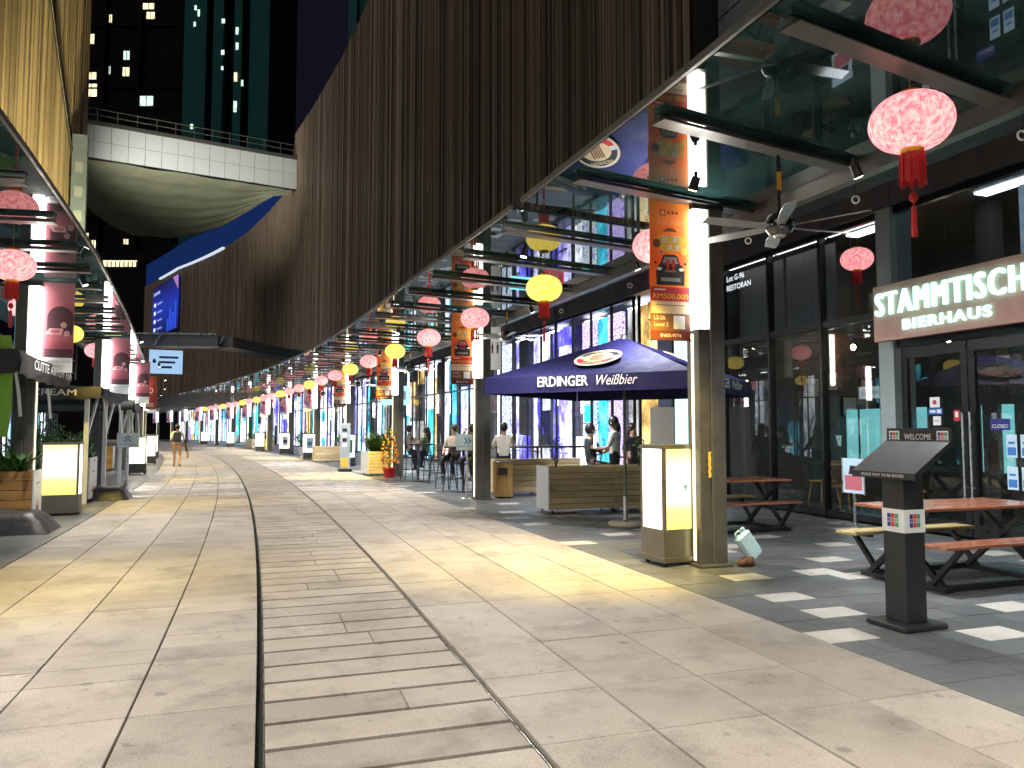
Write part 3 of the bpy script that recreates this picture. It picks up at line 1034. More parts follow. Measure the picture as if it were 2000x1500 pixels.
# ================================================================== LANTERNS
def lantern_mat(name, c1, c2, st):
    m, nt, out = new_mat(name)
    b = nt.nodes.new('ShaderNodeBsdfPrincipled')
    b.inputs['Roughness'].default_value = .6
    nf = noise(nt, 24, 3, .6, coord='obj', dist=.2)
    oi = nt.nodes.new('ShaderNodeObjectInfo')
    c = ramp(nt, nf, [(.36, c1), (.5, tuple((a + b_) / 2 for a, b_ in zip(c1, c2))), (.64, c2)])
    nt.links.new(c, b.inputs['Base Color'])
    nt.links.new(c, b.inputs['Emission Color'])
    b.inputs['Emission Strength'].default_value = st
    nt.links.new(b.outputs[0], out.inputs[0])
    m.cycles.emission_sampling = 'NONE'
    return m
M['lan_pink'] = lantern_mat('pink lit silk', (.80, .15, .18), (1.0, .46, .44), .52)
M['lan_yellow'] = lantern_mat('yellow lit silk', (.95, .62, .04), (1.0, .88, .22), .5)
def make_lantern(col, tassel=True):
    t = thing('paper_lantern', 'x', 'lantern')
    prof = []
    for i in range(17):
        a = -math.pi / 2 + math.pi * (0.055 + 0.89 * i / 16)
        prof.append((.285 * math.cos(a) ** .82, .205 * math.sin(a)))
    MB().lathe(prof, seg=28).build('shade', M['lan_pink' if col == 'P' else 'lan_yellow'], t)
    mb = MB()
    for i in range(14):
        a = 2 * math.pi * i / 14
        mb.tube([((r_ + .002) * math.cos(a), (r_ + .002) * math.sin(a), z) for r_, z in prof[::2]], .0016, 4)
    mb.build('ribs', M['red'] if col == 'P' else M['gold'], t)
    MB().lathe([(.075, .19), (.08, .2), (.08, .225), (.05, .235)], seg=16).build('top_cap', M['gold'], t)
    MB().lathe([(.05, -.24), (.08, -.232), (.08, -.2), (.075, -.19)], seg=16).build('bottom_cap', M['gold'], t)
    mb = MB()
    if tassel:
        for i in range(30):
            a = 2 * math.pi * i / 30
            r_ = .07 + .006 * (i % 3)
            mb.bar((r_ * math.cos(a), r_ * math.sin(a), -.23), (r_ * 1.08 * math.cos(a), r_ * 1.08 * math.sin(a), -.44 - .01 * (i % 4)), .014, .005)
        mb.build('tassel', M['red'], t)
        mb = MB().cyl((0, 0, -.24), (0, 0, -.52), .003, seg=5).ell((0, 0, -.55), (.04, .02, .04), seg=10, rings=7)
        mb.cyl((0, 0, -.59), (0, 0, -.63), .004, seg=5).cyl((0, 0, -.62), (0, 0, -.84), .017, .021, seg=8)
        mb.build('pendant', M['red'], t)
    MB().cyl((0, 0, .23), (0, 0, .40), .003, seg=5).build('cord', M['gold'], t)
    return t
lanP = {'P': make_lantern('P'), 'Y': make_lantern('Y')}
usedL = {'P': False, 'Y': False}
seq = 'PPYPPYPYPPYPPYPPYPYPPYPPYPPY'
def place_lantern(c, s, n, z, lab, group):
    if usedL[c]: o = copy_tree(lanP[c])
    else:
        o = lanP[c]
        usedL[c] = True
    o.location, o.rotation_euler.z = W(s, n, z), rng.uniform(0, 6)
    return tag(o, lab, 'lantern', group)
for k in range(26):
    s = -2.98 + 3.42 * k
    n = max(0.0, .58 - .028 * (s + 3))
    if k == 1: s, n = .86, .66
    c = seq[k]
    place_lantern(c, s, n, 3.72, '%s round lantern with red tassel, %s along the restaurant canopy' % ('pink' if c == 'P' else 'yellow', ORD[k]), 'lanterns under the restaurant canopy')
place_lantern('P', 3.75, 6.5, 4.62, 'pink round lantern added behind the upper beer hall glass as a lantern reflection', 'lanterns under the restaurant canopy')  # added lantern stands in for a reflection in the glass
for k in range(8):
    s = 4.7 + 4.1 * k
    c = 'PPYPYPPY'[k]
    place_lantern(c, s, -7.0 if k == 0 else -7.75, 3.72, '%s round lantern with red tassel, %s along the awning side canopy' % ('pink' if c == 'P' else 'yellow', ORD[k]), 'lanterns under the awning side canopy')

# ================================================================== CANOPY SPOTLIGHTS AND FANS
def spot_light(parent, loc, target, energy, color, angle, blend=1.0, size=.06):
    ld = bpy.data.lights.new('lamp_beam', 'SPOT')
    ld.energy, ld.color, ld.spot_size, ld.spot_blend, ld.shadow_soft_size = energy, color, R(angle), blend, size
    o = bpy.data.objects.new('lamp_beam', ld)
    COL.objects.link(o)
    o.parent = parent
    o.location = loc
    d = Vector(target) - Vector(loc)
    o.rotation_euler = d.to_track_quat('-Z', 'Y').to_euler()
    return o
M['lamp_face'] = em('lamp lens', (1.0, .8, .3), 12, sample=False)
M['lamp_face_w'] = em('white lamp lens', (1.0, .93, .8), 12, sample=False)
def spotlight(s, n, ts, tn, energy, color, angle, label, group, z=3.92, yellow=True):
    loc_ = W(s, n, z)
    o = thing('spotlight', label, 'spotlight', loc_, 0, group)
    d = (W(ts, tn, 0) - loc_).normalized()
    MB().cyl(-d * .02, d * .11, .042, .048, seg=14).build('housing', M['black'], o)
    MB().cyl(d * .1105, d * .114, .04, seg=14).build('lens', M['lamp_face'] if yellow else M['lamp_face_w'], o)
    MB().bar((0, 0, 0), (0, 0, .07), .03, .03).build('bracket', M['black'], o)
    spot_light(o, d * .13, d * 3, energy, color, angle)
    return o
YEL, WARM = (1.0, .72, .10), (1.0, .93, .84)
for k in range(-1, 8):
    s = -.9 + 8.56 * k
    if k in (-1, 0, 2, 4, 6): spotlight(s, .1, s + 1.7, -.45, 560, YEL, 66, 'small black spotlight throwing yellow light, %s under the restaurant canopy' % ORD[k + 1], 'yellow spotlights on the restaurant canopy')
    spotlight(s + 3.2, -.5, s + 3.4, -1.3, 390, WARM, 150, 'small black spotlight with a white beam, %s under the restaurant canopy' % ORD[k + 1], 'white spotlights on the restaurant canopy', yellow=False)
for k in range(-1, 6):
    s = .8 + 8.56 * k
    spotlight(s, -7.2, s + .6, -5.7, 300, YEL, 66, 'small black spotlight throwing yellow light, %s under the awning side canopy' % ORD[k + 1], 'yellow spotlights on the awning side canopy')
    spotlight(s + 5.8, -6.5, s + 5.9, -4.7, 400, WARM, 135, 'small black spotlight with a white beam, %s under the awning side canopy' % ORD[k + 1], 'white spotlights on the awning side canopy', yellow=False)
for k in range(-1, 7):
    s = -1.6 + 4.28 * k
    spotlight(s, 1.35, s + .3, 3.4, 300, (.96, .98, 1.0), 130, 'small black downlight over the terrace tables, %s along' % ORD[k + 1], 'white downlights over the terrace', z=3.95, yellow=False)
# uplights standing on the left canopy, washing the battens
for k, s in enumerate((8.2, 11.6, 15.0)):
    loc_ = W(s, -7.75, ZC + .06)
    o = thing('floodlight', 'floodlight on top of the canopy washing the battens yellow, %s of three' % ORD[k], 'floodlight', loc_, TH(s), 'floodlights washing the battens')
    MB().box((0, 0, .08), (.2, .26, .14)).build('housing', M['black'], o)
    MB().box((-.06, 0, .156), (.12, .2, .008)).build('lens', M['lamp_face'], o)
    spot_light(o, (-.05, 0, .25), (-.75, 1.2, 4.2), 800, (1.0, .84, .42), 75, .8)

def make_fan():
    t = thing('ceiling_fan', 'x', 'fan')
    MB().cyl((0, 0, .1), (0, 0, .66), .016, seg=8).build('downrod', M['black'], t)
    MB().bbox((-.02, -.019, .33), (.02, -.0165, .5)).build('warning_tag', MP['yellow'], t)
    MB().lathe([(.03, .12), (.1, .1), (.13, .04), (.13, -.02), (.1, -.07), (.04, -.09)], seg=20).build('motor', pm('chrome motor', (.12, .12, .13), .15, .9), t)
    MB().lathe([(.055, -.085), (.05, -.1), (.02, -.11)], seg=14).build('hub_cap', M['alu'], t)
    for i in range(6):
        a = i * math.pi / 3 + .3
        ca, sa = math.cos(a), math.sin(a)
        mb = MB()
        prev = [(.11, .025), (.2, .045), (.55, .06), (.78, .05)]
        vs_ = []
        for r_, h in prev:
            for q in (-h, h):
                for dz in (-.004, .004):
                    vs_.append((r_ * ca - q * sa, r_ * sa + q * ca, -.01 + q * .25 + dz))
        fs = [(0, 1, 3, 2), (12, 14, 15, 13)]
        for j in range(3):
            b_ = 4 * j
            fs += [(b_, b_ + 2, b_ + 6, b_ + 4), (b_ + 1, b_ + 5, b_ + 7, b_ + 3), (b_, b_ + 4, b_ + 5, b_ + 1), (b_ + 2, b_ + 3, b_ + 7, b_ + 6)]
        mb.add(vs_, fs)
        mb.build('blade', pm('silver fan blade', (.45, .48, .5), .35, .5) if 'fanblade' not in M else M['fanblade'], t)
    return t
M['fanblade'] = pm('silver fan blade', (.45, .48, .5), .35, .5)
fan0 = make_fan()
for k in range(5):
    s = -1.45 + 8.56 * k if k else -1.45
    o = fan0 if k == 0 else copy_tree(fan0)
    o.location, o.rotation_euler.z = W(s, .62 if k == 0 else .9, 3.36), k * .4
    tag(o, 'silver bladed ceiling fan on a black rod, %s under the restaurant canopy' % ORD[k], 'fan', 'ceiling fans under the canopy')
for k, (s, n) in enumerate(((-2.5, 2.3), (-.6, 2.3), (1.3, 2.3), (4.6, 2.3), (7.6, 2.3))):
    o = thing('hanging_hook', 'thin wire hook hanging by the bulkhead, %s along the terrace' % ORD[k], 'hook', W(s, n, 4.02), 0, 'wire hooks along the bulkhead')
    MB().cyl((0, 0, .04), (0, 0, 1.98), .006, seg=6).build('wire', M['black'], o)
    MB().tube([(.04 * math.cos(a), 0, .04 * math.sin(a)) for a in [i * math.pi / 6 for i in range(13)]], .009, 6).build('ring', M['white'], o)

# ================================================================== SHOPFRONTS ON THE RESTAURANT SIDE
M['frame'] = pm('black window frame', (.02, .02, .022), .35, .4)
M['interior'] = pm('dark interior wall', (.08, .07, .065), .7)
M['int_floor'] = pm('dark interior floor', (.05, .045, .04), .3)
M['fascia'] = pm('dark metal fascia', (.13, .125, .13), .38, .25, var=.1, vscale=1.5, rvar=0)
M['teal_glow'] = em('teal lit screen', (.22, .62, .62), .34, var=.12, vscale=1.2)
M['pilaster'] = pm('pale pilaster', (.28, .34, .34), .4, var=.06)

shop = at_street('shopfront', 'black framed glass shopfront of the closed beer hall with double doors', 'shopfront', 2.0, 5.55)
def yloc(s): return s - 2.0
def pane(parent, y0, y1, z0, z1, mat, x=0.0):
    return MB().bbox((x - .005, y0 + .002, z0 + .002), (x + .005, y1 - .002, z1 - .002)).build('pane', mat, parent)
bounds = [6.55, 5.03, 3.62, 2.30]
rights = [-.62, -2.0, -3.4, -4.8, -6.2]
def glazing(parent, ys):
    for a, b_ in zip(ys, ys[1:]):
        y1, y0 = yloc(a), yloc(b_)
        pane(parent, y0 + .03, y1 - .03, .13, 3.27, M['glass_dark'])
        pane(parent, y0 + .03, y1 - .03, 3.39, 4.88, M['glass_dark'])
        MB().bbox((-.05, y0 + .03, 3.275), (.05, y1 - .03, 3.385)).build('transom', M['frame'], parent)
        MB().bbox((-.05, y0 + .03, .02), (.05, y1 - .03, .125)).build('sill', M['frame'], parent)
        MB().bbox((-.05, y0 + .03, 4.885), (.05, y1 - .03, 4.98)).build('head', M['frame'], parent)
    for a in ys:
        MB().bbox((-.07, yloc(a) - .028, 0.0), (.07, yloc(a) + .028, 4.98)).build('mullion', M['frame'], parent)
glazing(shop, bounds)
glazing(shop, rights)
MB().bbox((-.12, yloc(1.98), 0), (.3, yloc(2.268), 4.98)).build('pilaster', M['pilaster'], shop)
MB().bbox((-.12, yloc(-.585), 0), (.3, yloc(-.4), 4.98)).build('pilaster', M['pilaster'], shop)
M['blind'] = pm('grey blind', (.22, .21, .215), .8, var=.2, vscale=3, stretch=(6, 6, .3))
BLIND_FILL = em('added blind fill', (1, .92, .85), 1.1)  # added unseen strip, only brightens the blinds
for a, b_ in zip(bounds, bounds[1:]):
    MB().bbox((.10, yloc(b_) + .05, 4.90), (.16, yloc(a) - .05, 4.93)).build('blind_fill', BLIND_FILL, shop)
    if a > 4: MB().bbox((.35, yloc(b_) + .05, 3.42), (.37, yloc(a) - .05, 4.86)).build('blind', M['blind'], shop)
# door bay
pane(shop, yloc(-.39), yloc(1.97), 2.92, 4.88, M['glass_dark'])
MB().bbox((-.06, yloc(-.395), 2.78), (.06, yloc(1.975), 2.9)).build('door_head', M['frame'], shop)
MB().bbox((-.06, yloc(-.395), 4.885), (.06, yloc(1.975), 4.98)).build('head', M['frame'], shop)
for y0, y1, hs in ((yloc(.80), yloc(1.93), -1), (yloc(-.35), yloc(.785), 1)):
    d = MB()
    d.bbox((-.03, y0, .02), (.03, y0 + .1, 2.76)).bbox((-.03, y1 - .1, .02), (.03, y1, 2.76))
    d.bbox((-.03, y0 + .1, .02), (.03, y1 - .1, .2)).bbox((-.03, y0 + .1, 2.6), (.03, y1 - .1, 2.76))
    dob = d.build('door', M['frame'], shop)
    MB().bbox((-.006, y0 + .102, .202), (.006, y1 - .102, 2.598)).build('pane', M['glass_dark'], dob)
    hy = y0 + .05 if hs < 0 else y1 - .05
    h = MB().cyl((-.09, hy, .55), (-.09, hy, 1.75), .018, seg=10)
    for z in (.7, 1.6): h.cyl((-.09, hy, z), (-.03, hy, z), .01, seg=8)
    h.build('handle', M['alu'], dob)
# stickers and small notices on the doors
def notice(y, z, w, h, mats, items, label=None, x=-.036):
    mb = MB().bbox((x - .003, y - w / 2, z), (x, y + w / 2, z + h))
    for it in items:
        if it[0] == 'r':
            _, a, b_, c_, e, m = it
            mb.poly([(x - .0045, y + w / 2 - a * w, z + b_ * h), (x - .0045, y + w / 2 - c_ * w, z + b_ * h), (x - .0045, y + w / 2 - c_ * w, z + e * h), (x - .0045, y + w / 2 - a * w, z + e * h)], m)
        elif it[0] == 't':
            _, s_, b_, hh, ww, m = it
            mb.text(s_, (x - .0055, y, z + b_ * h), (0, -1, 0), (0, 0, 1), hh, m, width=ww)
        elif it[0] == 'd':
            _, a, b_, r_, m = it
            mb.poly([(x - .005, y + w / 2 - a * w - r_ * math.cos(q), z + b_ * h + r_ * math.sin(q)) for q in [i * math.pi / 8 for i in range(16)]], m)
    return mb.build('notice', mats, shop, label=label)
WH, BL, RD, BK = MP['white'], MP['blue'], MP['red'], MP['black']
notice(yloc(1.34), 1.83, .17, .15, [WH, RD], [('d', .5, .5, .035, 1)])
notice(yloc(1.33), 1.73, .24, .085, [BL, WH], [('r', .1, .3, .5, .7, 1), ('r', .6, .2, .9, .8, 1)])
notice(yloc(1.31), 1.57, .13, .13, [WH, MP['grey']], [('r', .2, .45, .8, .55, 1)])
notice(yloc(1.26), 1.25, .26, .28, [WH, MP['grey'], BK], [('d', .5, .62, .06, 1), ('d', .5, .62, .045, 0), ('d', .5, .62, .02, 2), ('r', .15, .2, .85, .27, 1)])
notice(yloc(.98), 1.63, .10, .15, [RD, WH], [('r', .25, .35, .75, .85, 1)])
notice(yloc(.33), 1.50, .28, .15, [MP['navy'], WH], [('t', 'CLOSED', .2, .05, .23, 1)], label='navy CLOSED sign')
for q in range(4):
    notice(yloc(.18) - (q % 2) * .2, .72 + (q // 2) * .42, .15, .3, [MP['paleblue'], BL], [('r', .1, .1, .9, .45, 1), ('r', .2, .6, .8, .7, 1)])
mb = MB()
mb.text('Lot G-96', (-.012, yloc(6.42), 4.62), (0, -1, 0), (0, 0, 1), .12, 0, align='L', bold=.008)
mb.text('RESTORAN', (-.012, yloc(6.42), 4.42), (0, -1, 0), (0, 0, 1), .12, 0, align='L', bold=.008)
mb.build('lettering', em('white glass lettering', (.9, .95, 1), .4, sample=False), shop, label='white lettering Lot G-96 RESTORAN')
# sign board
sgn = at_street('shop_sign', 'rust brown sign board with glowing letters STAMMTISCH BIERHAUS above the doors', 'sign', .80, 5.2, 2.85)
MB().bbox((-.06, -1.28, 0), (.06, 1.28, .85)).build('board', pm('rust brown board', (.58, .34, .28), .55, var=.1), sgn)
MB().bbox((.06, -1.0, .25), (.30, -.94, .31)).bbox((.06, .94, .25), (.30, 1.0, .31)).build('bracket', M['black'], sgn)
LIT = em('glowing letter face', (.40, 1.0, .86), .95)
mb = MB()
mb.text('STAMMTISCH', (-.095, 0, .385), (0, -1, 0), (0, 0, 1), .36, 0, width=2.38, extrude=.035, bold=.045, spacing=1.22)
mb.build('lettering', LIT, sgn, label='large glowing letters STAMMTISCH')
mb = MB()
mb.text('BIERHAUS', (-.085, 0, .13), (0, -1, 0), (0, 0, 1), .15, 0, width=1.42, extrude=.025, bold=.03, spacing=1.2)
mb.build('lettering', LIT, sgn, label='smaller glowing letters BIERHAUS')
# dim interior of the beer hall
rm = thing('restaurant_room', 'dim room of the beer hall seen through its glass', 'room', W(0, 5.8), TH(0))
MB().bbox((0, -7, -.03), (5.2, 6.45, .0)).build('floor', M['int_floor'], rm)
MB().bbox((5.2, -7, 0), (5.35, 6.45, 5.6)).build('back_wall', M['interior'], rm)
MB().bbox((0.1, 6.45, 0), (5.35, 6.6, 5.9)).build('side_wall', M['interior'], rm)
MB().bbox((0.1, -7.15, 0), (5.35, -7, 5.9)).build('side_wall', M['interior'], rm)
MB().bbox((0.1, -7, 5.6), (5.35, 6.45, 5.7)).build('ceiling', M['interior'], rm)
MB().bbox((1.2, -.3, 3.3), (1.25, 1.1, 5.2)).build('glow_curtain', em('grey blue glowing blind', (.20, .28, .36), .3, var=.12), rm)  # curtain glows itself in place of light falling on it
for y0, y1 in ((4.3, 5.1), (5.25, 6.0), (6.1, 6.4), (2.5, 3.1), (1.6, 2.2)):
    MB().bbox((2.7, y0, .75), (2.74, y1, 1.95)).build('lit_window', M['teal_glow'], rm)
for k, (y, z) in enumerate(((6.0, 2.2), (5.3, 2.35), (5.3, 1.8), (4.6, 2.2), (4.6, 1.7))):
    mb = MB().bbox((1.6 + k * .5, 6.40, z), (2.0 + k * .5, 6.44, z + .45))
    f = mb.build('picture_frame', M['black'], rm)
    MB().bbox((1.63 + k * .5, 6.385, z + .03), (1.97 + k * .5, 6.398, z + .42)).build('picture', pm('faded picture', (.35, .33, .3), .6, var=.4, vscale=14), f)
for y in (-4, -1, 2, 5):
    MB().bbox((2.0, y - .5, 5.56), (2.3, y + .5, 5.595)).build('ceiling_emitter', em('added room fill', (.8, .9, 1), 2.5), rm)  # added panels, there to lift the room's overall brightness
MB().bbox((2.6, 2.7, 0), (2.9, 3.0, 5.6)).build('pillar', M['interior'], rm)
MB().bbox((3.2, -3.4, 0), (3.9, .9, 1.1)).build('bar_counter', M['wood_red'], rm)
for k in range(12):
    y = -3.2 + k * .33
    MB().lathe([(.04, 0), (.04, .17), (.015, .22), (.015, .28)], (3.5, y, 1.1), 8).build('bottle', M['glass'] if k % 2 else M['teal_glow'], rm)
WB = em('small bulb', (1, .8, .5), 40)
for k, (x, y) in enumerate(((2.2, 5.6), (2.9, 3.9), (3.3, 1.6), (2.4, .2), (3.3, -1.4))):
    MB().cyl((x, y, 3.3), (x, y, 5.6), .006, seg=5).build('pendant_cord', M['black'], rm)
    MB().ell((x, y, 3.24), (.05, .05, .06), seg=10, rings=7).build('pendant_bulb', WB, rm)
cb = at_street('beer_plaque', 'white plaque lettered Carlsberg hanging inside the glass', 'sign', 2.75, 5.75, 2.02)
MB().bbox((0, -.28, 0), (.02, .28, .2)).build('board', M['white'], cb)
mb = MB()
mb.text('Carlsberg', (-.004, 0, .07), (0, -1, 0), (0, 0, 1), .09, 0, width=.42, shear=.2)
mb.build('lettering', MP['green'], cb)
def make_chair():
    t = thing('wooden_chair', 'x', 'chair')
    MB().cham((0, 0, .45), (.42, .42, .035), .01).build('seat', M['wood_warm'], t)
    for sx in (-1, 1):
        for sy in (-1, 1):
            MB().cyl((sx * .16, sy * .16, .435), (sx * .22, sy * .21, 0), .018, .013, seg=8).build('leg', M['wood_warm'], t)
    for i in range(6):
        x = -.17 + i * .068
        MB().cyl((x, .18, .46), (x * 1.15, .27, .84), .007, seg=6).build('spindle', M['wood_warm'], t)
    MB().tube([(-.23, .24, .85), (-.1, .29, .87), (.1, .29, .87), (.23, .24, .85)], .02, 8).build('top_rail', M['wood_warm'], t)
    return t
ch = make_chair()
for k, (s, n, a) in enumerate(((4.3, 6.6, 2.2), (3.1, 6.9, 1.2), (5.6, 7.3, 3.4))):
    o = ch if k == 0 else copy_tree(ch)
    o.location, o.rotation_euler.z = W(s, n), a
    tag(o, 'spindle back wooden chair behind the beer hall glass, %s from the doors' % ('second', 'first', 'third')[k], 'chair', 'wooden chairs in the beer hall')
mn = at_street('menu_stand', 'small framed food poster on a stand by the glass, behind the picnic table', 'poster', 2.55, 5.15)
MB().bbox((-.02, -.22, .5), (.0, .22, 1.05)).build('poster', [MP['paleblue']], mn)
mb = MB()
mb.poly([(-.0215, .18, .55), (-.0215, -.18, .55), (-.0215, -.18, .78), (-.0215, .18, .78)], 0)
mb.poly([(-.0215, .10, .80), (-.0215, -.14, .80), (-.0215, -.12, .92), (-.0215, .06, .94)], 1)
mb.build('print', [MP['rose'], MP['black']], mn)
MB().bbox((-.03, -.24, .48), (-.001 - .02, -.22, 1.07)).bbox((-.03, .22, .48), (-.021, .24, 1.07)).bbox((-.02, -.02, 0), (.0, .02, .5)).bbox((-.15, -.2, 0), (.12, .2, .02)).build('stand', M['alu'], mn)

# fascia above the glass
fa = thing('fascia', 'dark metal fascia of wide panels above the shop glass', 'fascia', W(2, 5.5, 5.0), 0)
fl = W(2, 5.5, 5.0)
s = -10.0
while s < 112:
    a, b_ = s + .006, s + 1.494
    MB().prism([W(a, 5.46, 5.0) - fl, W(b_, 5.46, 5.0) - fl, W(b_, 5.8, 5.0) - fl, W(a, 5.8, 5.0) - fl], (0, 0, 1.0)).build('panel', M['fascia'], fa)
    s += 1.5

# recess with a wall glowing in place of lamplight, between the beer hall and the next restaurant
rc = at_street('passage', 'white glowing passage wall between the beer hall and the bar next door', 'passage', 8.4, 6.2)
LW_ = em('pale glowing wall', (.60, .93, .95), .55, var=.06)
MB().bbox((3.3, -1.7, 0), (3.4, 1.7, 5.0)).build('back_wall', M['panel_grey'], rc)
MB().bbox((.42, 1.70, 0), (3.3, 1.78, 4.5)).build('glow_wall', LW_, rc)
MB().bbox((-.6, -1.82, 0), (3.4, -1.75, 5.0)).build('side_wall', M['panel_grey'], rc)
MB().bbox((-.55, 1.70, .05), (.36, 1.712, 4.95)).build('pane', M['glass'], rc)
MB().bbox((-.62, 1.68, 0), (-.56, 1.75, 4.98)).build('mullion', M['frame'], rc)
MB().bbox((.36, 1.68, 0), (.42, 1.75, 4.98)).build('mullion', M['frame'], rc)
ru = at_street('rollup_banner', 'blank cream roll-up banner stand in the lit passage', 'banner', 7.4, 4.6)
MB().bbox((-.3, -.01, .08), (.3, .0, 2.0)).build('sheet', pm('cream sheet', (.72, .68, .6), .6, var=.05), ru)
MB().bbox((-.33, -.1, 0), (.33, .1, .08)).build('base', M['alu'], ru)
MB().cyl((.28, .03, .05), (.28, .03, 2.05), .012, seg=8).build('pole', M['black'], ru)

def pattern_mat(name, c1, c2, scale, st):
    m, nt, out = new_mat(name)
    e = nt.nodes.new('ShaderNodeEmission')
    tc = nt.nodes.new('ShaderNodeTexCoord')
    v = nt.nodes.new('ShaderNodeTexVoronoi')
    v.feature = 'DISTANCE_TO_EDGE'
    v.inputs['Scale'].default_value = scale
    nt.links.new(tc.outputs['Object'], v.inputs['Vector'])
    c = ramp(nt, v.outputs['Distance'], [(.03, c2), (.09, c1)])
    nt.links.new(c, e.inputs[0])
    e.inputs[1].default_value = st
    nt.links.new(e.outputs[0], out.inputs[0])
    return m
def glow_mat(name, stops, st, sy=1.1, sz=.7):
    """light of a cluttered interior put into emission: soft upright colour bands broken up by finer shapes"""
    m, nt, out = new_mat(name)
    e = nt.nodes.new('ShaderNodeEmission')
    c = ramp(nt, noise(nt, 1.0, 3, .6, stretch=(sy, sy, sz)), stops)
    c = mul_rgb(nt, c, ramp(nt, noise(nt, 5.0, 4, .7, stretch=(1, 1, .6)), [(.34, grey(.32)), (.50, grey(.85)), (.68, grey(1.2))]))
    nt.links.new(c, e.inputs[0])
    e.inputs[1].default_value = st
    nt.links.new(e.outputs[0], out.inputs[0])
    return m
DK = (.03, .03, .05)
GLOW = {  # walls and murals give off the shops' light themselves
    'lilac': glow_mat('lilac lit interior', [(.3, DK), (.42, (.22, .18, .75)), (.55, (.75, .72, 1)), (.7, (.4, .3, .9))], 1.25),
    'blue': glow_mat('blue lit interior', [(.3, DK), (.45, (.08, .06, .7)), (.6, (.2, .2, .95)), (.72, (.6, .7, 1))], 1.2),
    'white': glow_mat('white lit interior', [(.28, DK), (.42, (.55, .6, .66)), (.55, (.95, .98, 1)), (.72, (.5, .6, .75))], 1.25),
    'cyan': glow_mat('cyan lit interior', [(.3, DK), (.45, (.03, .35, .5)), (.58, (.1, .75, .9)), (.72, (.75, .9, 1))], 1.15),
    'mural': pattern_mat('violet mural glow', (.75, .62, 1.0), (.16, .03, .75), 9, .7),
    'mural2': pattern_mat('blue mural glow', (.75, .9, .7), (.08, .05, .8), 7, .7),
    'yellow': glow_mat('amber lit interior', [(.3, (.12, .06, .03)), (.5, (.8, .5, .15)), (.7, (1, .85, .5))], .8),
    'pale': glow_mat('pale lit interior', [(.3, DK), (.5, (.35, .34, .33)), (.7, (.8, .8, .76))], .8),
    'dark': pm('dark shop wall', (.06, .055, .06), .5),
}
UNITS = [['yellow', 'pale', 'mural', 'cyan', 'mural2', 'white', 'lilac', 'blue', 'white', 'lilac'],
         ['blue', 'lilac', 'mural2', 'white', 'dark', 'cyan', 'dark', 'white', 'lilac', 'blue'],
         ['cyan', 'white', 'dark', 'yellow', 'cyan', 'white', 'pale', 'dark', 'white', 'cyan'],
         ['white', 'cyan', 'white', 'dark', 'pale', 'cyan', 'white', 'white', 'dark', 'cyan'],
         ['lilac', 'cyan', 'white', 'blue', 'white', 'cyan', 'lilac', 'white', 'white', 'cyan'],
         ['white', 'blue', 'lilac', 'white', 'cyan', 'white', 'pale', 'white', 'cyan', 'dark']]
UL = 8.6
descr = ['violet and amber lit glass bar front behind the planter boxes', 'blue and lilac lit glass bar front behind the high tables', 'cyan lit glass shopfront behind the flowering tree']
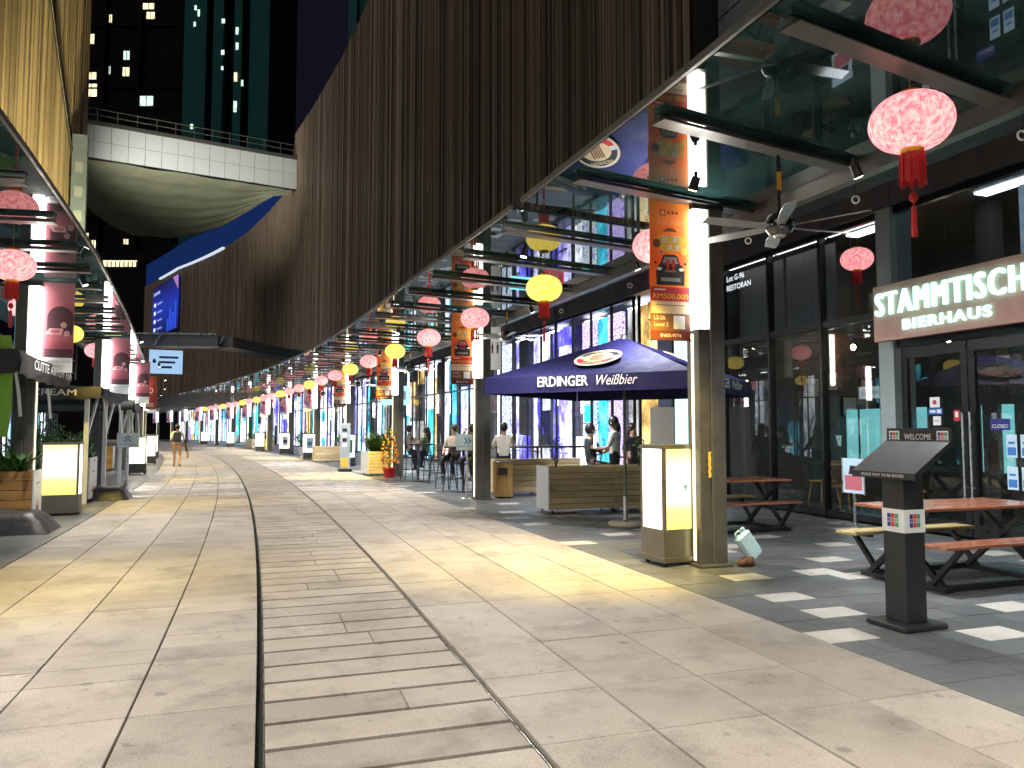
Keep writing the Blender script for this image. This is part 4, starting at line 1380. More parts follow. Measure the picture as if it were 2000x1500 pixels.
def shop_unit(k, side=1):
    s0 = 10.2 + UL * k if side > 0 else 2.0 + UL * k
    sm = s0 + UL / 2
    n = 5.55 if side > 0 else -12.1
    lab = (descr[k] if k < 3 else 'brightly lit glass shopfront, %s past the beer hall' % ORD[k]) if side > 0 else 'lit glass shopfront behind the awnings, %s along' % ORD[k]
    u = at_street('shopfront', lab, 'shopfront', sm, n, 0, 0 if side > 0 else math.pi, 'lit shopfronts along the %s side' % ('restaurant' if side > 0 else 'awning'))
    N = 7 if k < 6 else 4
    h = UL / 2
    gap = UL / N
    for i in range(N + 1):
        y = -h + i * gap
        y = max(-h + .03, min(h - .03, y))
        MB().bbox((-.035, y - .025, 0), (.035, y + .025, 4.98)).build('mullion', M['frame'], u)
    for i in range(N):
        y0, y1 = -h + i * gap + .03, -h + (i + 1) * gap - .03
        if k < 5:
            pane(u, y0 + .03, y1 - .03, .1, 3.2, M['glass'])
            pane(u, y0 + .03, y1 - .03, 3.28, 4.9, M['glass'])
        MB().bbox((-.05, y0, 3.205), (.05, y1, 3.275)).build('transom', M['frame'], u)
    MB().bbox((-.05, -h, .0), (.05, h, .095)).build('sill', M['frame'], u)
    MB().bbox((-.06, -h, 4.905), (.06, h, 4.99)).build('head', M['frame'], u)
    MB().bbox((.1, -h, -.02), (3.4, h, .004)).build('floor', M['int_floor'], u)
    MB().bbox((3.4, -h, 0), (3.5, h, 5.6)).build('back_wall', M['interior'], u)
    MB().bbox((.1, -h, 5.1), (3.4, h, 5.2)).build('ceiling', GLOW['dark'], u)
    cols = UNITS[k % len(UNITS)]
    if side < 0: cols = ['white', 'dark', 'cyan', 'dark', 'white', 'pale', 'dark', 'white', 'cyan', 'dark']
    rr = random.Random(40 + k)
    L = UL / len(cols)
    for i, c in enumerate(cols):
        y0 = -h + i * L
        x = .55 + .16 * (i % 2) + rr.uniform(0, .1)
        z0, cc = 0.0, c
        while z0 < 4.4:
            hh = rr.choice((.9, 1.3, 2.0, 2.6, 3.4))
            z1 = min(4.9, z0 + hh)
            if 4.9 - z1 < .5: z1 = 4.9
            MB().bbox((x, y0 + .012, z0), (x + .1, y0 + L - .012, z1 - .012)).build('lit_panel', GLOW[cc], u)
            z0 = z1
            cc = rr.choice((c, c, rr.choice(cols), 'dark' if k < 4 else 'white'))
    if k < 6:
        for i in range(3):
            y = -h + 1.4 + i * 2.8
            MB().bbox((.9, y - .5, 4.96), (1.2, y + .5, 5.0)).build('ceiling_emitter', em('shop ceiling lamp', (.85, .9, 1), 6) if 'shoplamp' not in M else M['shoplamp'], u)
    # dark furniture silhouettes inside
    for i in range(4):
        y = rr.uniform(-h + .4, h - .4)
        t = MB().bbox((.5, y - .3, .72), (1.0, y + .3, .76)).bbox((.73, y - .03, 0), (.77, y + .03, .72)).bbox((.55, y - .2, 0), (.95, y + .2, .02))
        t.build('shop_table', M['black'], u)
    return u
M['shoplamp'] = em('shop ceiling lamp', (.85, .9, 1), 5)
u0 = shop_unit(0)
mb = MB()
yc = 16.9 - (10.2 + UL / 2)
for a0, a1, r0, r1 in ((-1.25, 1.25, .62, 1.0),):
    pts = [(.42, yc + r1 * math.cos(a0 + (a1 - a0) * i / 18) * .8, 2.3 + r1 * math.sin(a0 + (a1 - a0) * i / 18)) for i in range(19)]
    pts += [(.42, yc + .25 + r0 * math.cos(a1 - (a1 - a0) * i / 18) * .6, 2.3 + r0 * math.sin(a1 - (a1 - a0) * i / 18) * 1.2) for i in range(19)]
    mb.prism(pts, (.04, 0, 0))
mb.build('blue_crescent', em('blue crescent sign', (.07, .06, .85), .8, sample=False), u0)
MB().bbox((.40, 13.35 - 10.2 - UL / 2, 1.75), (.44, 13.95 - 10.2 - UL / 2, 2.25)).build('cyan_sign', em('cyan square sign', (.05, .75, .85), .75, sample=False), u0)
for k in range(1, 13): shop_unit(k)
for k in range(5): shop_unit(k, -1)
# cyan ring signs in the opposite shops
for k, (s, z) in enumerate(((9.0, 3.3), (13.5, 3.3), (18.0, 3.2))):
    o = at_street('ring_sign', 'glowing cyan neon ring sign, %s on the awning side shopfront' % ORD[k], 'sign', s, -11.7, z, 0, 'cyan ring signs')
    MB().tube([(0, .5 * math.cos(a), .5 * math.sin(a)) for a in [i * math.pi / 12 for i in range(25)]], .045, 8).build('outer_ring', em('cyan neon', (.1, .75, 1), 6) if k == 0 else M['neon'], o)
    if k == 0: M['neon'] = o.children[0].data.materials[0]
    MB().tube([(0, .33 * math.cos(a), .33 * math.sin(a)) for a in [i * math.pi / 12 for i in range(25)]], .03, 8).build('inner_ring', M['neon'], o)
    MB().bbox((-.36, -.05, -.05), (-.05, .05, .05)).build('bracket', M['black'], o)
# hanging signs on the terrace side: toilets sign and cyan lit sign
ts = at_street('toilet_sign', 'white hanging toilet sign with arrow behind the second column', 'sign', 9.6, 1.5, 2.9, -.2)
MB().bbox((-.14, -.015, 0), (.14, .015, 1.0)).build('board', pm('pale grey board', (.4, .41, .42), .5, var=.05), ts)
mb = MB()
mb.text('→', (0, -.018, .78), XA, ZA, .12, 0)
for x in (-.06, .06):
    disc(mb, (x, .62), .018, .018, 0, 10, -.018)
    flat(mb, [(x - .03, .48), (x + .03, .48), (x + .022, .59), (x - .022, .59)], 0, -.018)
    flat(mb, [(x - .02, .38), (x + .02, .38), (x + .02, .48), (x - .02, .48)], 0, -.018)
mb.build('symbols', MP['black'], ts)
MB().cyl((0, 0, 1.0), (0, 0, 1.16), .01, seg=6).build('hanger', M['black'], ts)
for k, (s, n, z, c, w, h) in enumerate(((12.4, 3.4, 2.5, 'cyan', .9, .35), (11.6, 3.9, 2.35, 'red', .5, .5), (28.5, 3.6, 2.7, 'cyan', 1.4, .9), (33, 2.2, 2.75, 'dark', .9, .9))):
    lab = ('cyan lit box sign above the high tables', 'red lit box sign hanging beside the cyan one', 'large cyan lit sign under the far canopy', 'round black hanging sign under the far canopy')[k]
    o = at_street('hanging_sign', lab, 'sign', s, n, z)
    mt = {'cyan': em('cyan box sign', (.25, .95, 1), .9, sample=False), 'red': em('red box sign', (.9, .05, .1), .45, sample=False), 'dark': M['black']}[c]
    if c == 'dark':
        mb = MB().cyl((0, -.05, h / 2), (0, .05, h / 2), h / 2, seg=24)
        mb.build('board', mt, o)
        mb = MB()
        rect(mb, -.25, .46, .25, .54, 0, -.055)
        rect(mb, -.2, .3, .2, .38, 0, -.055)
        mb.build('print', MP['white'], o)
    else:
        MB().bbox((-w / 2, -.06, 0), (w / 2, .06, h)).build('box', mt, o)
        mb = MB()
        for i in range(4): rect(mb, -w * .38 + i * w * .2, h * .25, -w * .38 + i * w * .2 + w * .12, h * .75, 0, -.064)
        mb.build('print', MP['white'], o)
    MB().cyl((0, 0, h), (0, 0, 6.0 - z), .012, seg=6).build('hanger', M['black'], o)

# ================================================================== NEAR OBJECTS, RESTAURANT SIDE
def axis_rot(p, q): return math.atan2(q[1] - p[1], q[0] - p[0])
# --- host stand
hs = thing('host_stand', 'black host stand with WELCOME plate and card stickers on the terrace corner', 'stand', (3.03, 5.92, 0), R(-70))
MB().cham((0, 0, .022), (.38, .43, .044), .01).build('base_plate', M['blackmatte'], hs)
MB().cham((0, 0, .60), (.205, .205, 1.11), .006).build('post', M['blackmatte'], hs)
MB().bbox((-.1045, -.1045, .72), (.1045, .1045, .895)).build('white_band', M['white'], hs)
top = MB()
pr = [(-.20, 1.13), (-.20, 1.18), (.17, 1.42), (.17, 1.37)]
top.prism([(-.30, y, z) for y, z in pr], (.60, 0, 0))
top.build('sloping_top', M['blackmatte'], hs)
MB().bbox((-.30, .173, 1.37), (.30, .198, 1.515)).build('welcome_plate', M['blackmatte'], hs)
MB().prism([(-.1, -.1, 1.152), (.1, -.1, 1.152), (.1, .1, 1.152), (-.1, .1, 1.152)], (0, 0, .06)).build('neck', M['blackmatte'], hs)
mb = MB()
mb.text('WELCOME', (0, .171, 1.425), XA, ZA, .048, 0, width=.25, bold=.012)
mb.build('lettering', MP['white'], hs, label='white lettering WELCOME')
mb = MB()
mb.text('PLEASE WAIT TO BE SEATED', (0, -.2025, 1.146), XA, ZA, .022, 0, width=.40, bold=.01)
mb.build('lettering', MP['white'], hs, label='white lettering PLEASE WAIT TO BE SEATED')
def card_logo(cx, cz, w, xa, o, tile=True):
    mb = MB()
    o, xa = Vector(o), Vector(xa)
    nrm = xa.cross(Vector((0, 0, 1)))
    def q(x, z, off): return o + xa * (cx + x) + Vector((0, 0, cz + z)) + nrm * off
    if tile: mb.poly([q(-w / 2, -w / 2, .0012), q(w / 2, -w / 2, .0012), q(w / 2, w / 2, .0012), q(-w / 2, w / 2, .0012)], 0)
    for i, m in enumerate((1, 2, 3)):
        x = (i - 1) * w * .29
        a, h = w * .125, w * .40
        for z0, z1 in ((-h, -w * .13), (-w * .10, w * .10), (w * .13, h)):
            mb.poly([q(x - a, z0, .0022), q(x + a, z0, .0022), q(x + a, z1, .0022), q(x - a, z1, .0022)], m)
        mb.text('JCB'[i], q(x, -w * .075, .0032), xa, ZA, w * .17, 0, bold=.01)
    mb.build('card_logo', [MP['white'], MP['navy'], MP['red'], MP['green']], hs)
card_logo(-.225, 1.443, .10, XA, (0, .173, 0))
card_logo(.225, 1.443, .10, XA, (0, .173, 0))
card_logo(0, .81, .125, XA, (0, -.1045, 0), False)
card_logo(0, .81, .125, (0, 1, 0), (.1045, 0, 0), False)

# --- picnic tables
def make_picnic():
    t = thing('picnic_table', 'x', 'picnic table')
    L = 1.8
    for i in range(4):
        y = -.285 + i * .19
        MB().cham((L / 2, y, .745), (L, .186, .03), .004).build('table_plank', M['wood_red'] if 1 else None, t)
    for y, mt in ((-.53, M['wood_red']), (.53, M['bench_pale'])):
        for i in (-1, 1):
            MB().cham((L / 2 - .02, y + i * .071, .435), (L - .1, .139, .03), .004).build('bench_plank', mt, t)
    for x in (.22, L - .22):
        MB().bar((x, -.34, .728), (x, .42, .03), .05, .05).build('leg', M['black'], t)
        MB().bar((x + .052, .34, .728), (x + .052, -.42, .03), .05, .05).build('leg', M['black'], t)
        MB().bbox((x - .025, -.34, .70), (x + .078, .34, .7285)).build('table_bearer', M['black'], t)
        for sy in (-1, 1):
            MB().bar((x + .026, sy * .64, .418), (x + .026, sy * .30, .03), .045, .045).build('bench_leg', M['black'], t)
            MB().bbox((x + .0, min(sy * .66, sy * .40), .395), (x + .052, max(sy * .66, sy * .40), .4195)).build('bench_bearer', M['black'], t)
        MB().bbox((x - .03, -.5, .0), (x + .08, .5, .045)).build('floor_bar', M['black'], t)
    for y in (-.44, .44):
        MB().bbox((.31, y - .03, .002), (L - .26, y + .03, .055)).build('skid', M['black'], t)
    return t
M['bench_pale'] = wood('pale yellow varnished timber', (.52, .40, .16), (.36, .25, .08), rough=.3, axis='y')
for k in ('wood_red', 'bench_pale'):
    M[k] = M[k]
def repoint(mat):
    for nd in mat.node_tree.nodes:
        if nd.type == 'MAPPING': nd.inputs['Scale'].default_value = (1.3, 16, 16)
repoint(M['wood_red']); repoint(M['bench_pale'])
pt = make_picnic()
pt.location, pt.rotation_euler.z = (3.62, 7.45, 0), R(20)
tag(pt, 'picnic table with red top and one pale yellow bench behind the host stand', 'picnic table', 'picnic tables')
p2 = copy_tree(pt)
p2.location, p2.rotation_euler.z = (2.42, 11.28, 0), R(20)
tag(p2, 'picnic table with red top half hidden behind the nearest column')

# --- light boxes
def make_lightbox(w, d, h, base, mat_front, label, logo=None, mats=None):
    t = thing('light_box', label, 'light box')
    MB().bbox((-w / 2, -d / 2, .07), (w / 2, d / 2, base)).build('base', M['bronze'], t)
    MB().bbox((-w / 2 - .02, -d / 2 - .02, .045), (w / 2 + .02, d / 2 + .02, .10)).build('plinth', M['bronze'], t)
    f = .035
    for sx in (-1, 1):
        for sy in (-1, 1):
            MB().box((sx * (w / 2 - f / 2), sy * (d / 2 - f / 2), (base + h) / 2), (f, f, h - base)).build('frame_post', M['bronze'], t)
            MB().cyl((sx * (w / 2 - .05), sy * (d / 2 - .05), 0), (sx * (w / 2 - .05), sy * (d / 2 - .05), .045), .022, seg=10).build('foot', M['black'], t)
    MB().bbox((-w / 2 - .008, -d / 2 - .008, h), (w / 2 + .008, d / 2 + .008, h + .045)).build('top', M['bronze'], t)
    for sy in (-1, 1):
        MB().bbox((-w / 2 + f, sy * (d / 2 - .012) - .004, base + .002), (w / 2 - f, sy * (d / 2 - .012) + .004, h - .002)).build('lit_panel', mat_front, t)
    for sx in (-1, 1):
        MB().bbox((sx * (w / 2 - .012) - .004, -d / 2 + f, base + .002), (sx * (w / 2 - .012) + .004, d / 2 - f, h - .002)).build('lit_panel', M['lb_side'], t)
    if logo: logo(t, -d / 2 + .006)
    return t
M['lb_face'] = grad_mat('light box face', 'z', [(0.36, (1, .78, .16)), (.60, (1, .84, .25)), (.74, (1, .97, .80)), (1.02, (1, .97, .84)), (1.27, (1, .84, .26))], emit=.50)
_b = [q for q in M['lb_face'].node_tree.nodes if q.type == 'BSDF_PRINCIPLED'][0]
for _l in list(_b.inputs['Base Color'].links): M['lb_face'].node_tree.links.remove(_l)
_b.inputs['Base Color'].default_value = (.05, .05, .05, 1)
M['lb_side'] = em('light box side panel', (1.0, .96, .86), 1.2)
def cross_logo(t, y):
    mb = MB()
    y -= .012
    for a, b_, c_, e in ((-.008, .82, .008, .90), (-.028, .864, .028, .878)): mb.poly([(a, y, b_), (c_, y, b_), (c_, y, e), (a, y, e)], 0)
    for i in range(9):
        x = -.13 + i * .03
        z = .735 + .03 * (abs(i - 4) / 4) ** 2
        mb.poly([(x - .011, y, z), (x + .011, y, z), (x + .011, y, z + .01), (x - .011, y, z + .01)], 1)
    mb.build('logo', [MP['green'], MP['paleblue']], t)
lb = make_lightbox(.585, .44, 1.29, .40, M['lb_face'], 'tall bronze light box glowing yellow, with a small green cross, by the nearest column', cross_logo)
lb.location, lb.rotation_euler.z = (1.63 + .26 - .05, 8.37 + .13 + .215, 0), R(25)
# light boxes further along the terrace
def screen_logo(cols):
    def fn(t, y):
        mb = MB()
        y -= .012
        mb.poly([(-.16, y, .55), (.16, y, .55), (.16, y, 1.1), (-.16, y, 1.1)], 0)
        mb.poly([(-.1, y - .001, .7), (.1, y - .001, .7), (.1, y - .001, .9), (-.1, y - .001, .9)], 1)
        mb.build('print', [MP[c] for c in cols], t)
    return fn
M['lb_white'] = em('white light box panel', (.95, 1.0, .93), .7)
M['lb_cream'] = em('cream light box panel', (1.0, .93, .68), .8)
specs = [(25.4, .75, ('green', 'grey'), 'lb_white', 'white light box with a green print on the terrace edge'),
         (33.3, .35, ('paleblue', 'blue'), 'lb_white', 'white light box with a turquoise print further along the terrace edge'),
         (42.4, .45, ('white', 'black'), 'lb_white', 'white light box with a black framed print by the sixth column'),
         (49.5, -.05, None, 'lb_cream', 'plain cream light box before the seventh column'),
         (64.8, .1, None, 'lb_cream', 'plain cream light box by the eighth column'),
         (80, .2, None, 'lb_cream', 'plain cream light box at the far end of the terrace edge')]
for s, n, lg, mt, lab in specs:
    o = make_lightbox(.58, .42, 1.29, .36, M[mt], lab, screen_logo(lg) if lg else None)
    o.location, o.rotation_euler.z = W(s, n), TH(s)
    o['group'] = 'light boxes along the terrace edge'

# --- planters
def make_planter(L, D, H, rows, label, split=1, plank_mat='wood', casters=True, white_end=True, cat='planter'):
    """x along the long side, front at y=0, depth +y"""
    t = thing('planter_box', label, cat)
    z0 = .07
    ph = (H - z0) / rows
    for r_ in range(rows):
        for q in range(split):
            x0, x1 = L * q / split, L * (q + 1) / split
            MB().cham(((x0 + x1) / 2, .011, z0 + (r_ + .5) * ph), (x1 - x0 - .006, .022, ph - .009), .003).build('plank', M[plank_mat], t)
        MB().cham((L / 2, D - .011, z0 + (r_ + .5) * ph), (L - .01, .022, ph - .009), .003).build('plank', M[plank_mat], t)
    em_ = M['offwhite'] if white_end else M[plank_mat]
    for x in (-.012, L - .012):
        MB().bbox((x, -.004, z0), (x + .024, D + .004, H + .006)).build('end_panel', em_, t)
    MB().bbox((.014, .026, z0 + .02), (L - .014, D - .026, H - .10)).build('liner', M['black'], t)
    mb = MB().bbox((.014, .026, H - .098), (L - .014, D - .026, H - .07))
    mb.build('soil', pm('potting soil', (.04, .028, .018), .9, bump=.8, bscale=60) if 'soil' not in M else M['soil'], t)
    if casters:
        for x in (.08, L / 2, L - .08):
            for y in (.06, D - .06):
                MB().cyl((x - .012, y, .032), (x + .012, y, .032), .032, seg=12).build('caster', M['black'], t)
    return t
M['soil'] = pm('potting soil', (.04, .028, .018), .9, bump=.8, bscale=60)
def strap_leaves(mb, c, count, length, spread, rr, width=.03, m=0):
    for i in range(count):
        a = rr.uniform(0, 2 * math.pi)
        L, lean = length * rr.uniform(.55, 1.1), rr.uniform(.25, 1.0) * spread
        w = width * rr.uniform(.7, 1.3)
        b0 = Vector((c[0] + rr.uniform(-1, 1) * .08, c[1] + rr.uniform(-1, 1) * .08, c[2]))
        d, sd = Vector((math.cos(a), math.sin(a), 0)), Vector((-math.sin(a), math.cos(a), 0))
        vs_ = []
        for j in range(6):
            t_ = j / 5
            p = b0 + d * (lean * L * t_ ** 1.3) + Vector((0, 0, L * (t_ - .55 * lean * t_ * t_)))
            ww = w * (1 - abs(2 * t_ - .8) ** 2 * .55) * (0.15 if j == 5 else 1)
            vs_ += [p - sd * ww, p - Vector((0, 0, .006)), p + sd * ww]
        fs = []
        for j in range(5):
            fs += [(3 * j, 3 * j + 1, 3 * j + 4, 3 * j + 3), (3 * j + 1, 3 * j + 2, 3 * j + 5, 3 * j + 4)]
        mb.add(vs_, fs, m, True)
def leaf_cloud(mb, c, r, count, size, rr, mats=2, shell=.45):
    for i in range(count):
        while True:
            p = Vector((rr.uniform(-1, 1), rr.uniform(-1, 1), rr.uniform(-1, 1)))
            if shell < p.length < 1: break
        p = Vector((c[0] + p.x * r[0], c[1] + p.y * r[1], c[2] + p.z * r[2]))
        d = Vector((rr.uniform(-1, 1), rr.uniform(-1, 1), rr.uniform(-.6, .8))).normalized()
        s_ = d.cross(Vector((rr.uniform(-1, 1), rr.uniform(-1, 1), rr.uniform(-1, 1)))).normalized()
        L = size * rr.uniform(.6, 1.3)
        u = d.cross(s_) * L * .15
        mb.add([p, p + d * L * .5 + s_ * L * .25 + u, p + d * L, p + d * L * .5 - s_ * L * .25 + u], [(0, 1, 2, 3)], i % mats)
rr = random.Random(11)
pA = make_planter(2.55, .62, .84, 7, 'long plank planter box with white end panel behind the umbrella base', split=2)
pA.location, pA.rotation_euler.z = (.66, 13.60, 0), R(18)
for k, (x, lab) in enumerate(((.25, 'thin sparse twig plant in the long planter, nearer its white end'), (1.95, 'thin sparse twig plant in the long planter, behind the umbrella pole'))):
    o = thing('twig_plant', lab, 'plant', pA.matrix_basis @ Vector((x, .3, .77)), .4 * k, 'twig plants in the long planter')
    mb = MB()
    tips = []
    for i in range(7):
        a = i * .9
        p = [(0, 0, 0), (.03 * math.cos(a), .03 * math.sin(a), .2), (.08 * math.cos(a), .08 * math.sin(a), .45 + .04 * (i % 3))]
        mb.tube(p, [.006, .004, .002], 5)
        tips.append(p)
    mb.build('stem', M['brown'] if 'brown' in M else M['soil'], o)
    mb = MB()
    for p in tips:
        leaf_cloud(mb, p[2], (.06, .06, .14), 14, .05, rr, shell=0)
        leaf_cloud(mb, p[1], (.05, .05, .1), 8, .045, rr, shell=0)
    mb.build('leaves', [M['leaf'], M['leaf2']], o)
pB = make_planter(2.1, .5, .83, 6, 'plank planter box standing behind the round litter bin', white_end=False)
pB.location, pB.rotation_euler.z = (-.38, 17.35, 0), R(19)
# planter with leafy bush further on
pC = make_planter(1.0, .95, .80, 7, 'square plank planter with white side holding a big leafy fern', casters=True)
pC.location, pC.rotation_euler.z = W(18.0, .12), TH(18) + R(4)
bush = thing('fern_bush', 'big dark green fern bush in the square planter', 'bush', pC.matrix_basis @ Vector((.5, .48, .72)))
mb = MB()
for i in range(12):
    strap_leaves(mb, (rr.uniform(-.32, .32), rr.uniform(-.32, .32), 0), 18, .92, 1.0, rr, .04, i % 2)
mb.build('leaves', [M['leaf'], M['leaf2']], bush)
# golden kumquat tree
kt = at_street('kumquat_tree', 'small golden kumquat tree with red ribbons in front of the fern planter', 'tree', 17.0, .58)
MB().lathe([(.14, 0), (.2, .28), (.22, .3), (.2, .31)], seg=16).build('pot', M['red'], kt)
MB().tube([(0, 0, .28), (.01, 0, .6), (0, .01, .9)], [.03, .025, .015], 7).build('trunk', M['soil'], kt)
mb = MB()
for z in range(12): leaf_cloud(mb, (0, 0, .5 + z * .09), (.30 - z * .02, .30 - z * .02, .1), 60, .06, rr, shell=.2)
mb.build('crown', [M['leaf2'], M['leaf']], kt)
M['kumquat'] = pm('kumquat', (.85, .38, .03), .4)
mb = MB()
for i in range(110):
    z = rr.uniform(.42, 1.5)
    a, r_ = rr.uniform(0, 6.28), (.33 - (z - .42) * .2) * rr.uniform(.8, 1.05)
    mb.ell((r_ * math.cos(a), r_ * math.sin(a), z), (.026, .026, .03), i % 6 == 0, 8, 6)
tag(mb.build('fruit', [M['kumquat'], M['red']], kt), kind='stuff')
mb = at_street('menu_board', 'tall white menu board with stickers before the fern planter', 'board', 21.0, -.15)
MB().bbox((-.18, -.02, .1), (.18, .02, 1.75)).build('board', pm('bluish menu board', (.35, .4, .46), .4, var=.2, vscale=4), mb)
q = MB()
for i in range(4): rect(q, -.1, .9 + i * .18, .06, 1.02 + i * .18, i % 2, -.024)
rect(q, -.14, .15, .1, .5, 2, -.024)
q.build('print', [MP['white'], MP['black'], MP['yellow']], mb)
MB().bbox((-.22, -.2, 0), (.22, .2, .1)).build('base', M['black'], mb)
pD = make_planter(1.25, .5, .75, 5, 'weathered plank planter between two light boxes on the terrace edge', plank_mat='wood', casters=True, white_end=False)
pD.location, pD.rotation_euler.z = W(29.2, -.05), TH(29)
labs = ['nearest', 'middle', 'farthest']
for k in range(3):
    o = make_planter(1.1, .5, .8, 3, 'pale planter with dark leaves, %s of the three near the far light boxes' % labs[k], white_end=True)
    o.location, o.rotation_euler.z = W(52.5 + k * 3.0, .35), TH(53)
    o['group'] = 'pale planters near the far light boxes'
    fo = thing('leafy_plant', 'dark leafy plant in the %s pale far planter' % labs[k], 'plant', o.matrix_basis @ Vector((.55, .25, .74)), 0, 'plants in the pale planters')
    m_ = MB()
    leaf_cloud(m_, (0, 0, .28), (.55, .28, .32), 260, .13, rr)
    m_.build('leaves', [M['leaf'], M['leaf2']], fo)
for k, (s, n, r_) in enumerate(((30.4, 1.6, .5), (40.5, 1.2, .45), (46.0, 1.1, .45))):
    o = at_street('potted_plant', 'bushy potted plant on the terrace, %s of those past the fern planter' % ('first', 'second', 'third')[k], 'plant', s, n, 0, 0, 'potted plants on the terrace')
    MB().lathe([(.18, 0), (.26, .45), (.28, .48), (.25, .48)], seg=16).build('pot', M['offwhite'], o)
    MB().cyl((0, 0, .4), (0, 0, .8), .03, seg=6).build('stem', M['soil'], o)
    m_ = MB()
    leaf_cloud(m_, (0, 0, .95), (r_, r_, .45), 320, .13, rr)
    m_.build('leaves', [M['leaf'], M['leaf2']], o)

# --- round litter bin
bn = thing('litter_bin', 'round teak batten litter bin with black slot beside the second column', 'bin', (-.20, 17.02, 0), R(0))
MB().cyl((0, 0, .03), (0, 0, .77), .205, seg=28).build('drum', M['black'], bn)
me = MB().cham((0, 0, .40), (.05, .022, .74), .004).mesh('batten', M['wood_bin'])
for i in range(26):
    a = 2 * math.pi * i / 26
    link_mesh('batten', me, bn, (.216 * math.cos(a), .216 * math.sin(a), .0), (0, 0, a + math.pi / 2))
MB().lathe([(.23, .77), (.235, .785), (.2, .80)], seg=28).build('rim', M['bronze'], bn)
MB().cyl((0, 0, 0), (0, 0, .03), .19, seg=24).build('foot_ring', M['black'], bn)
MB().bbox((-.105, -.245, .52), (.105, -.20, .67)).build('slot', M['black'], bn)

# --- chevron sign posts
def make_signpost(label, chevron, board_z):
    t = thing('sign_post', label, 'sign')
    MB().lathe([(.2, 0), (.2, .012), (.03, .03)], seg=24).build('base', M['alu'], t)
    MB().cyl((0, 0, .02), (0, 0, board_z), .022, seg=12).build('pole', M['alu'], t)
    MB().bbox((-.235, -.03, board_z), (.235, -.01, board_z + .34)).build('board', pm('pale blue sign sheet', (.55, .70, .78), .4, var=.05), t)
    MB().bbox((-.245, -.012, board_z - .01), (.245, .0, board_z + .35)).build('frame', M['alu'], t)
    m_ = MB()
    for k in (0, 1):
        if chevron == 'right':
            o = -.07 + k * .075
            m_.poly([(o, -.032, board_z + .13), (o + .035, -.032, board_z + .13), (o + .085, -.032, board_z + .20), (o + .05, -.032, board_z + .20)])
            m_.poly([(o + .05, -.032, board_z + .20), (o + .085, -.032, board_z + .20), (o + .035, -.032, board_z + .27), (o, -.032, board_z + .27)])
        else:
            o = board_z + .13 + k * .07
            m_.poly([(-.07, -.032, o), (0, -.032, o + .05), (0, -.032, o + .085), (-.07, -.032, o + .035)])
            m_.poly([(.07, -.032, o), (.07, -.032, o + .035), (0, -.032, o + .085), (0, -.032, o + .05)])
    m_.bbox((-.19, -.0325, board_z + .07), (.19, -.0315, board_z + .08))
    m_.build('chevrons', MP['blue'], t)
    return t
sp1 = make_signpost('pale sign on a post with blue chevrons pointing sideways, by the second column', 'right', 1.06)
sp1.location, sp1.rotation_euler.z = (-.99, 16.75, 0), R(4)
sp2 = make_signpost('pale sign on a post with blue chevrons pointing up, on the awning side', 'up', 1.08)
sp2.location, sp2.rotation_euler.z = (-9.40, 18.6, 0), R(22)

# --- umbrella
um = thing('patio_umbrella', 'big square navy patio umbrella lettered ERDINGER on a stone base', 'umbrella', (1.78, 12.0, 0), R(-30.7))
MB().lathe([(.25, 0), (.265, .01), (.27, .05), (.255, .068), (.06, .07)], seg=32).build('base', M['concrete'], um)
MB().cyl((0, 0, .06), (0, 0, .46), .034, seg=14).build('sleeve', M['alu'], um)
MB().cyl((0, 0, .46), (0, 0, 2.9), .025, seg=14).build('pole', M['bronze'], um)
HW, ZE, ZAP, VAL = 1.6, 2.28, 2.97, .24
cv = MB()
apex = Vector((0, 0, ZAP))
NS = 8
def sag(i, j, side):
    """point on one of the four slopes; i along eave 0..NS, j from eave 0 to apex NS"""
    t_ = j / NS
    x = -HW + 2 * HW * i / NS
    p = Vector((x, -HW, ZE)) * (1 - t_) + apex * t_
    p.z -= .10 * math.sin(math.pi * t_) * (1 - abs(2 * i / NS - 1) ** 2) * .6
    return Matrix.Rotation(side * math.pi / 2, 3, 'Z') @ p
for side in range(4):
    vs_, fs = [], []
    for j in range(NS + 1):
        for i in range(NS + 1): vs_.append(sag(i, j, side))
    for j in range(NS):
        for i in range(NS): fs.append((j * 9 + i, j * 9 + i + 1, j * 9 + 10 + i, j * 9 + 9 + i))
    cv.add(vs_, fs, 0, False)
cvo = cv.build('canopy', M['navy'], um)
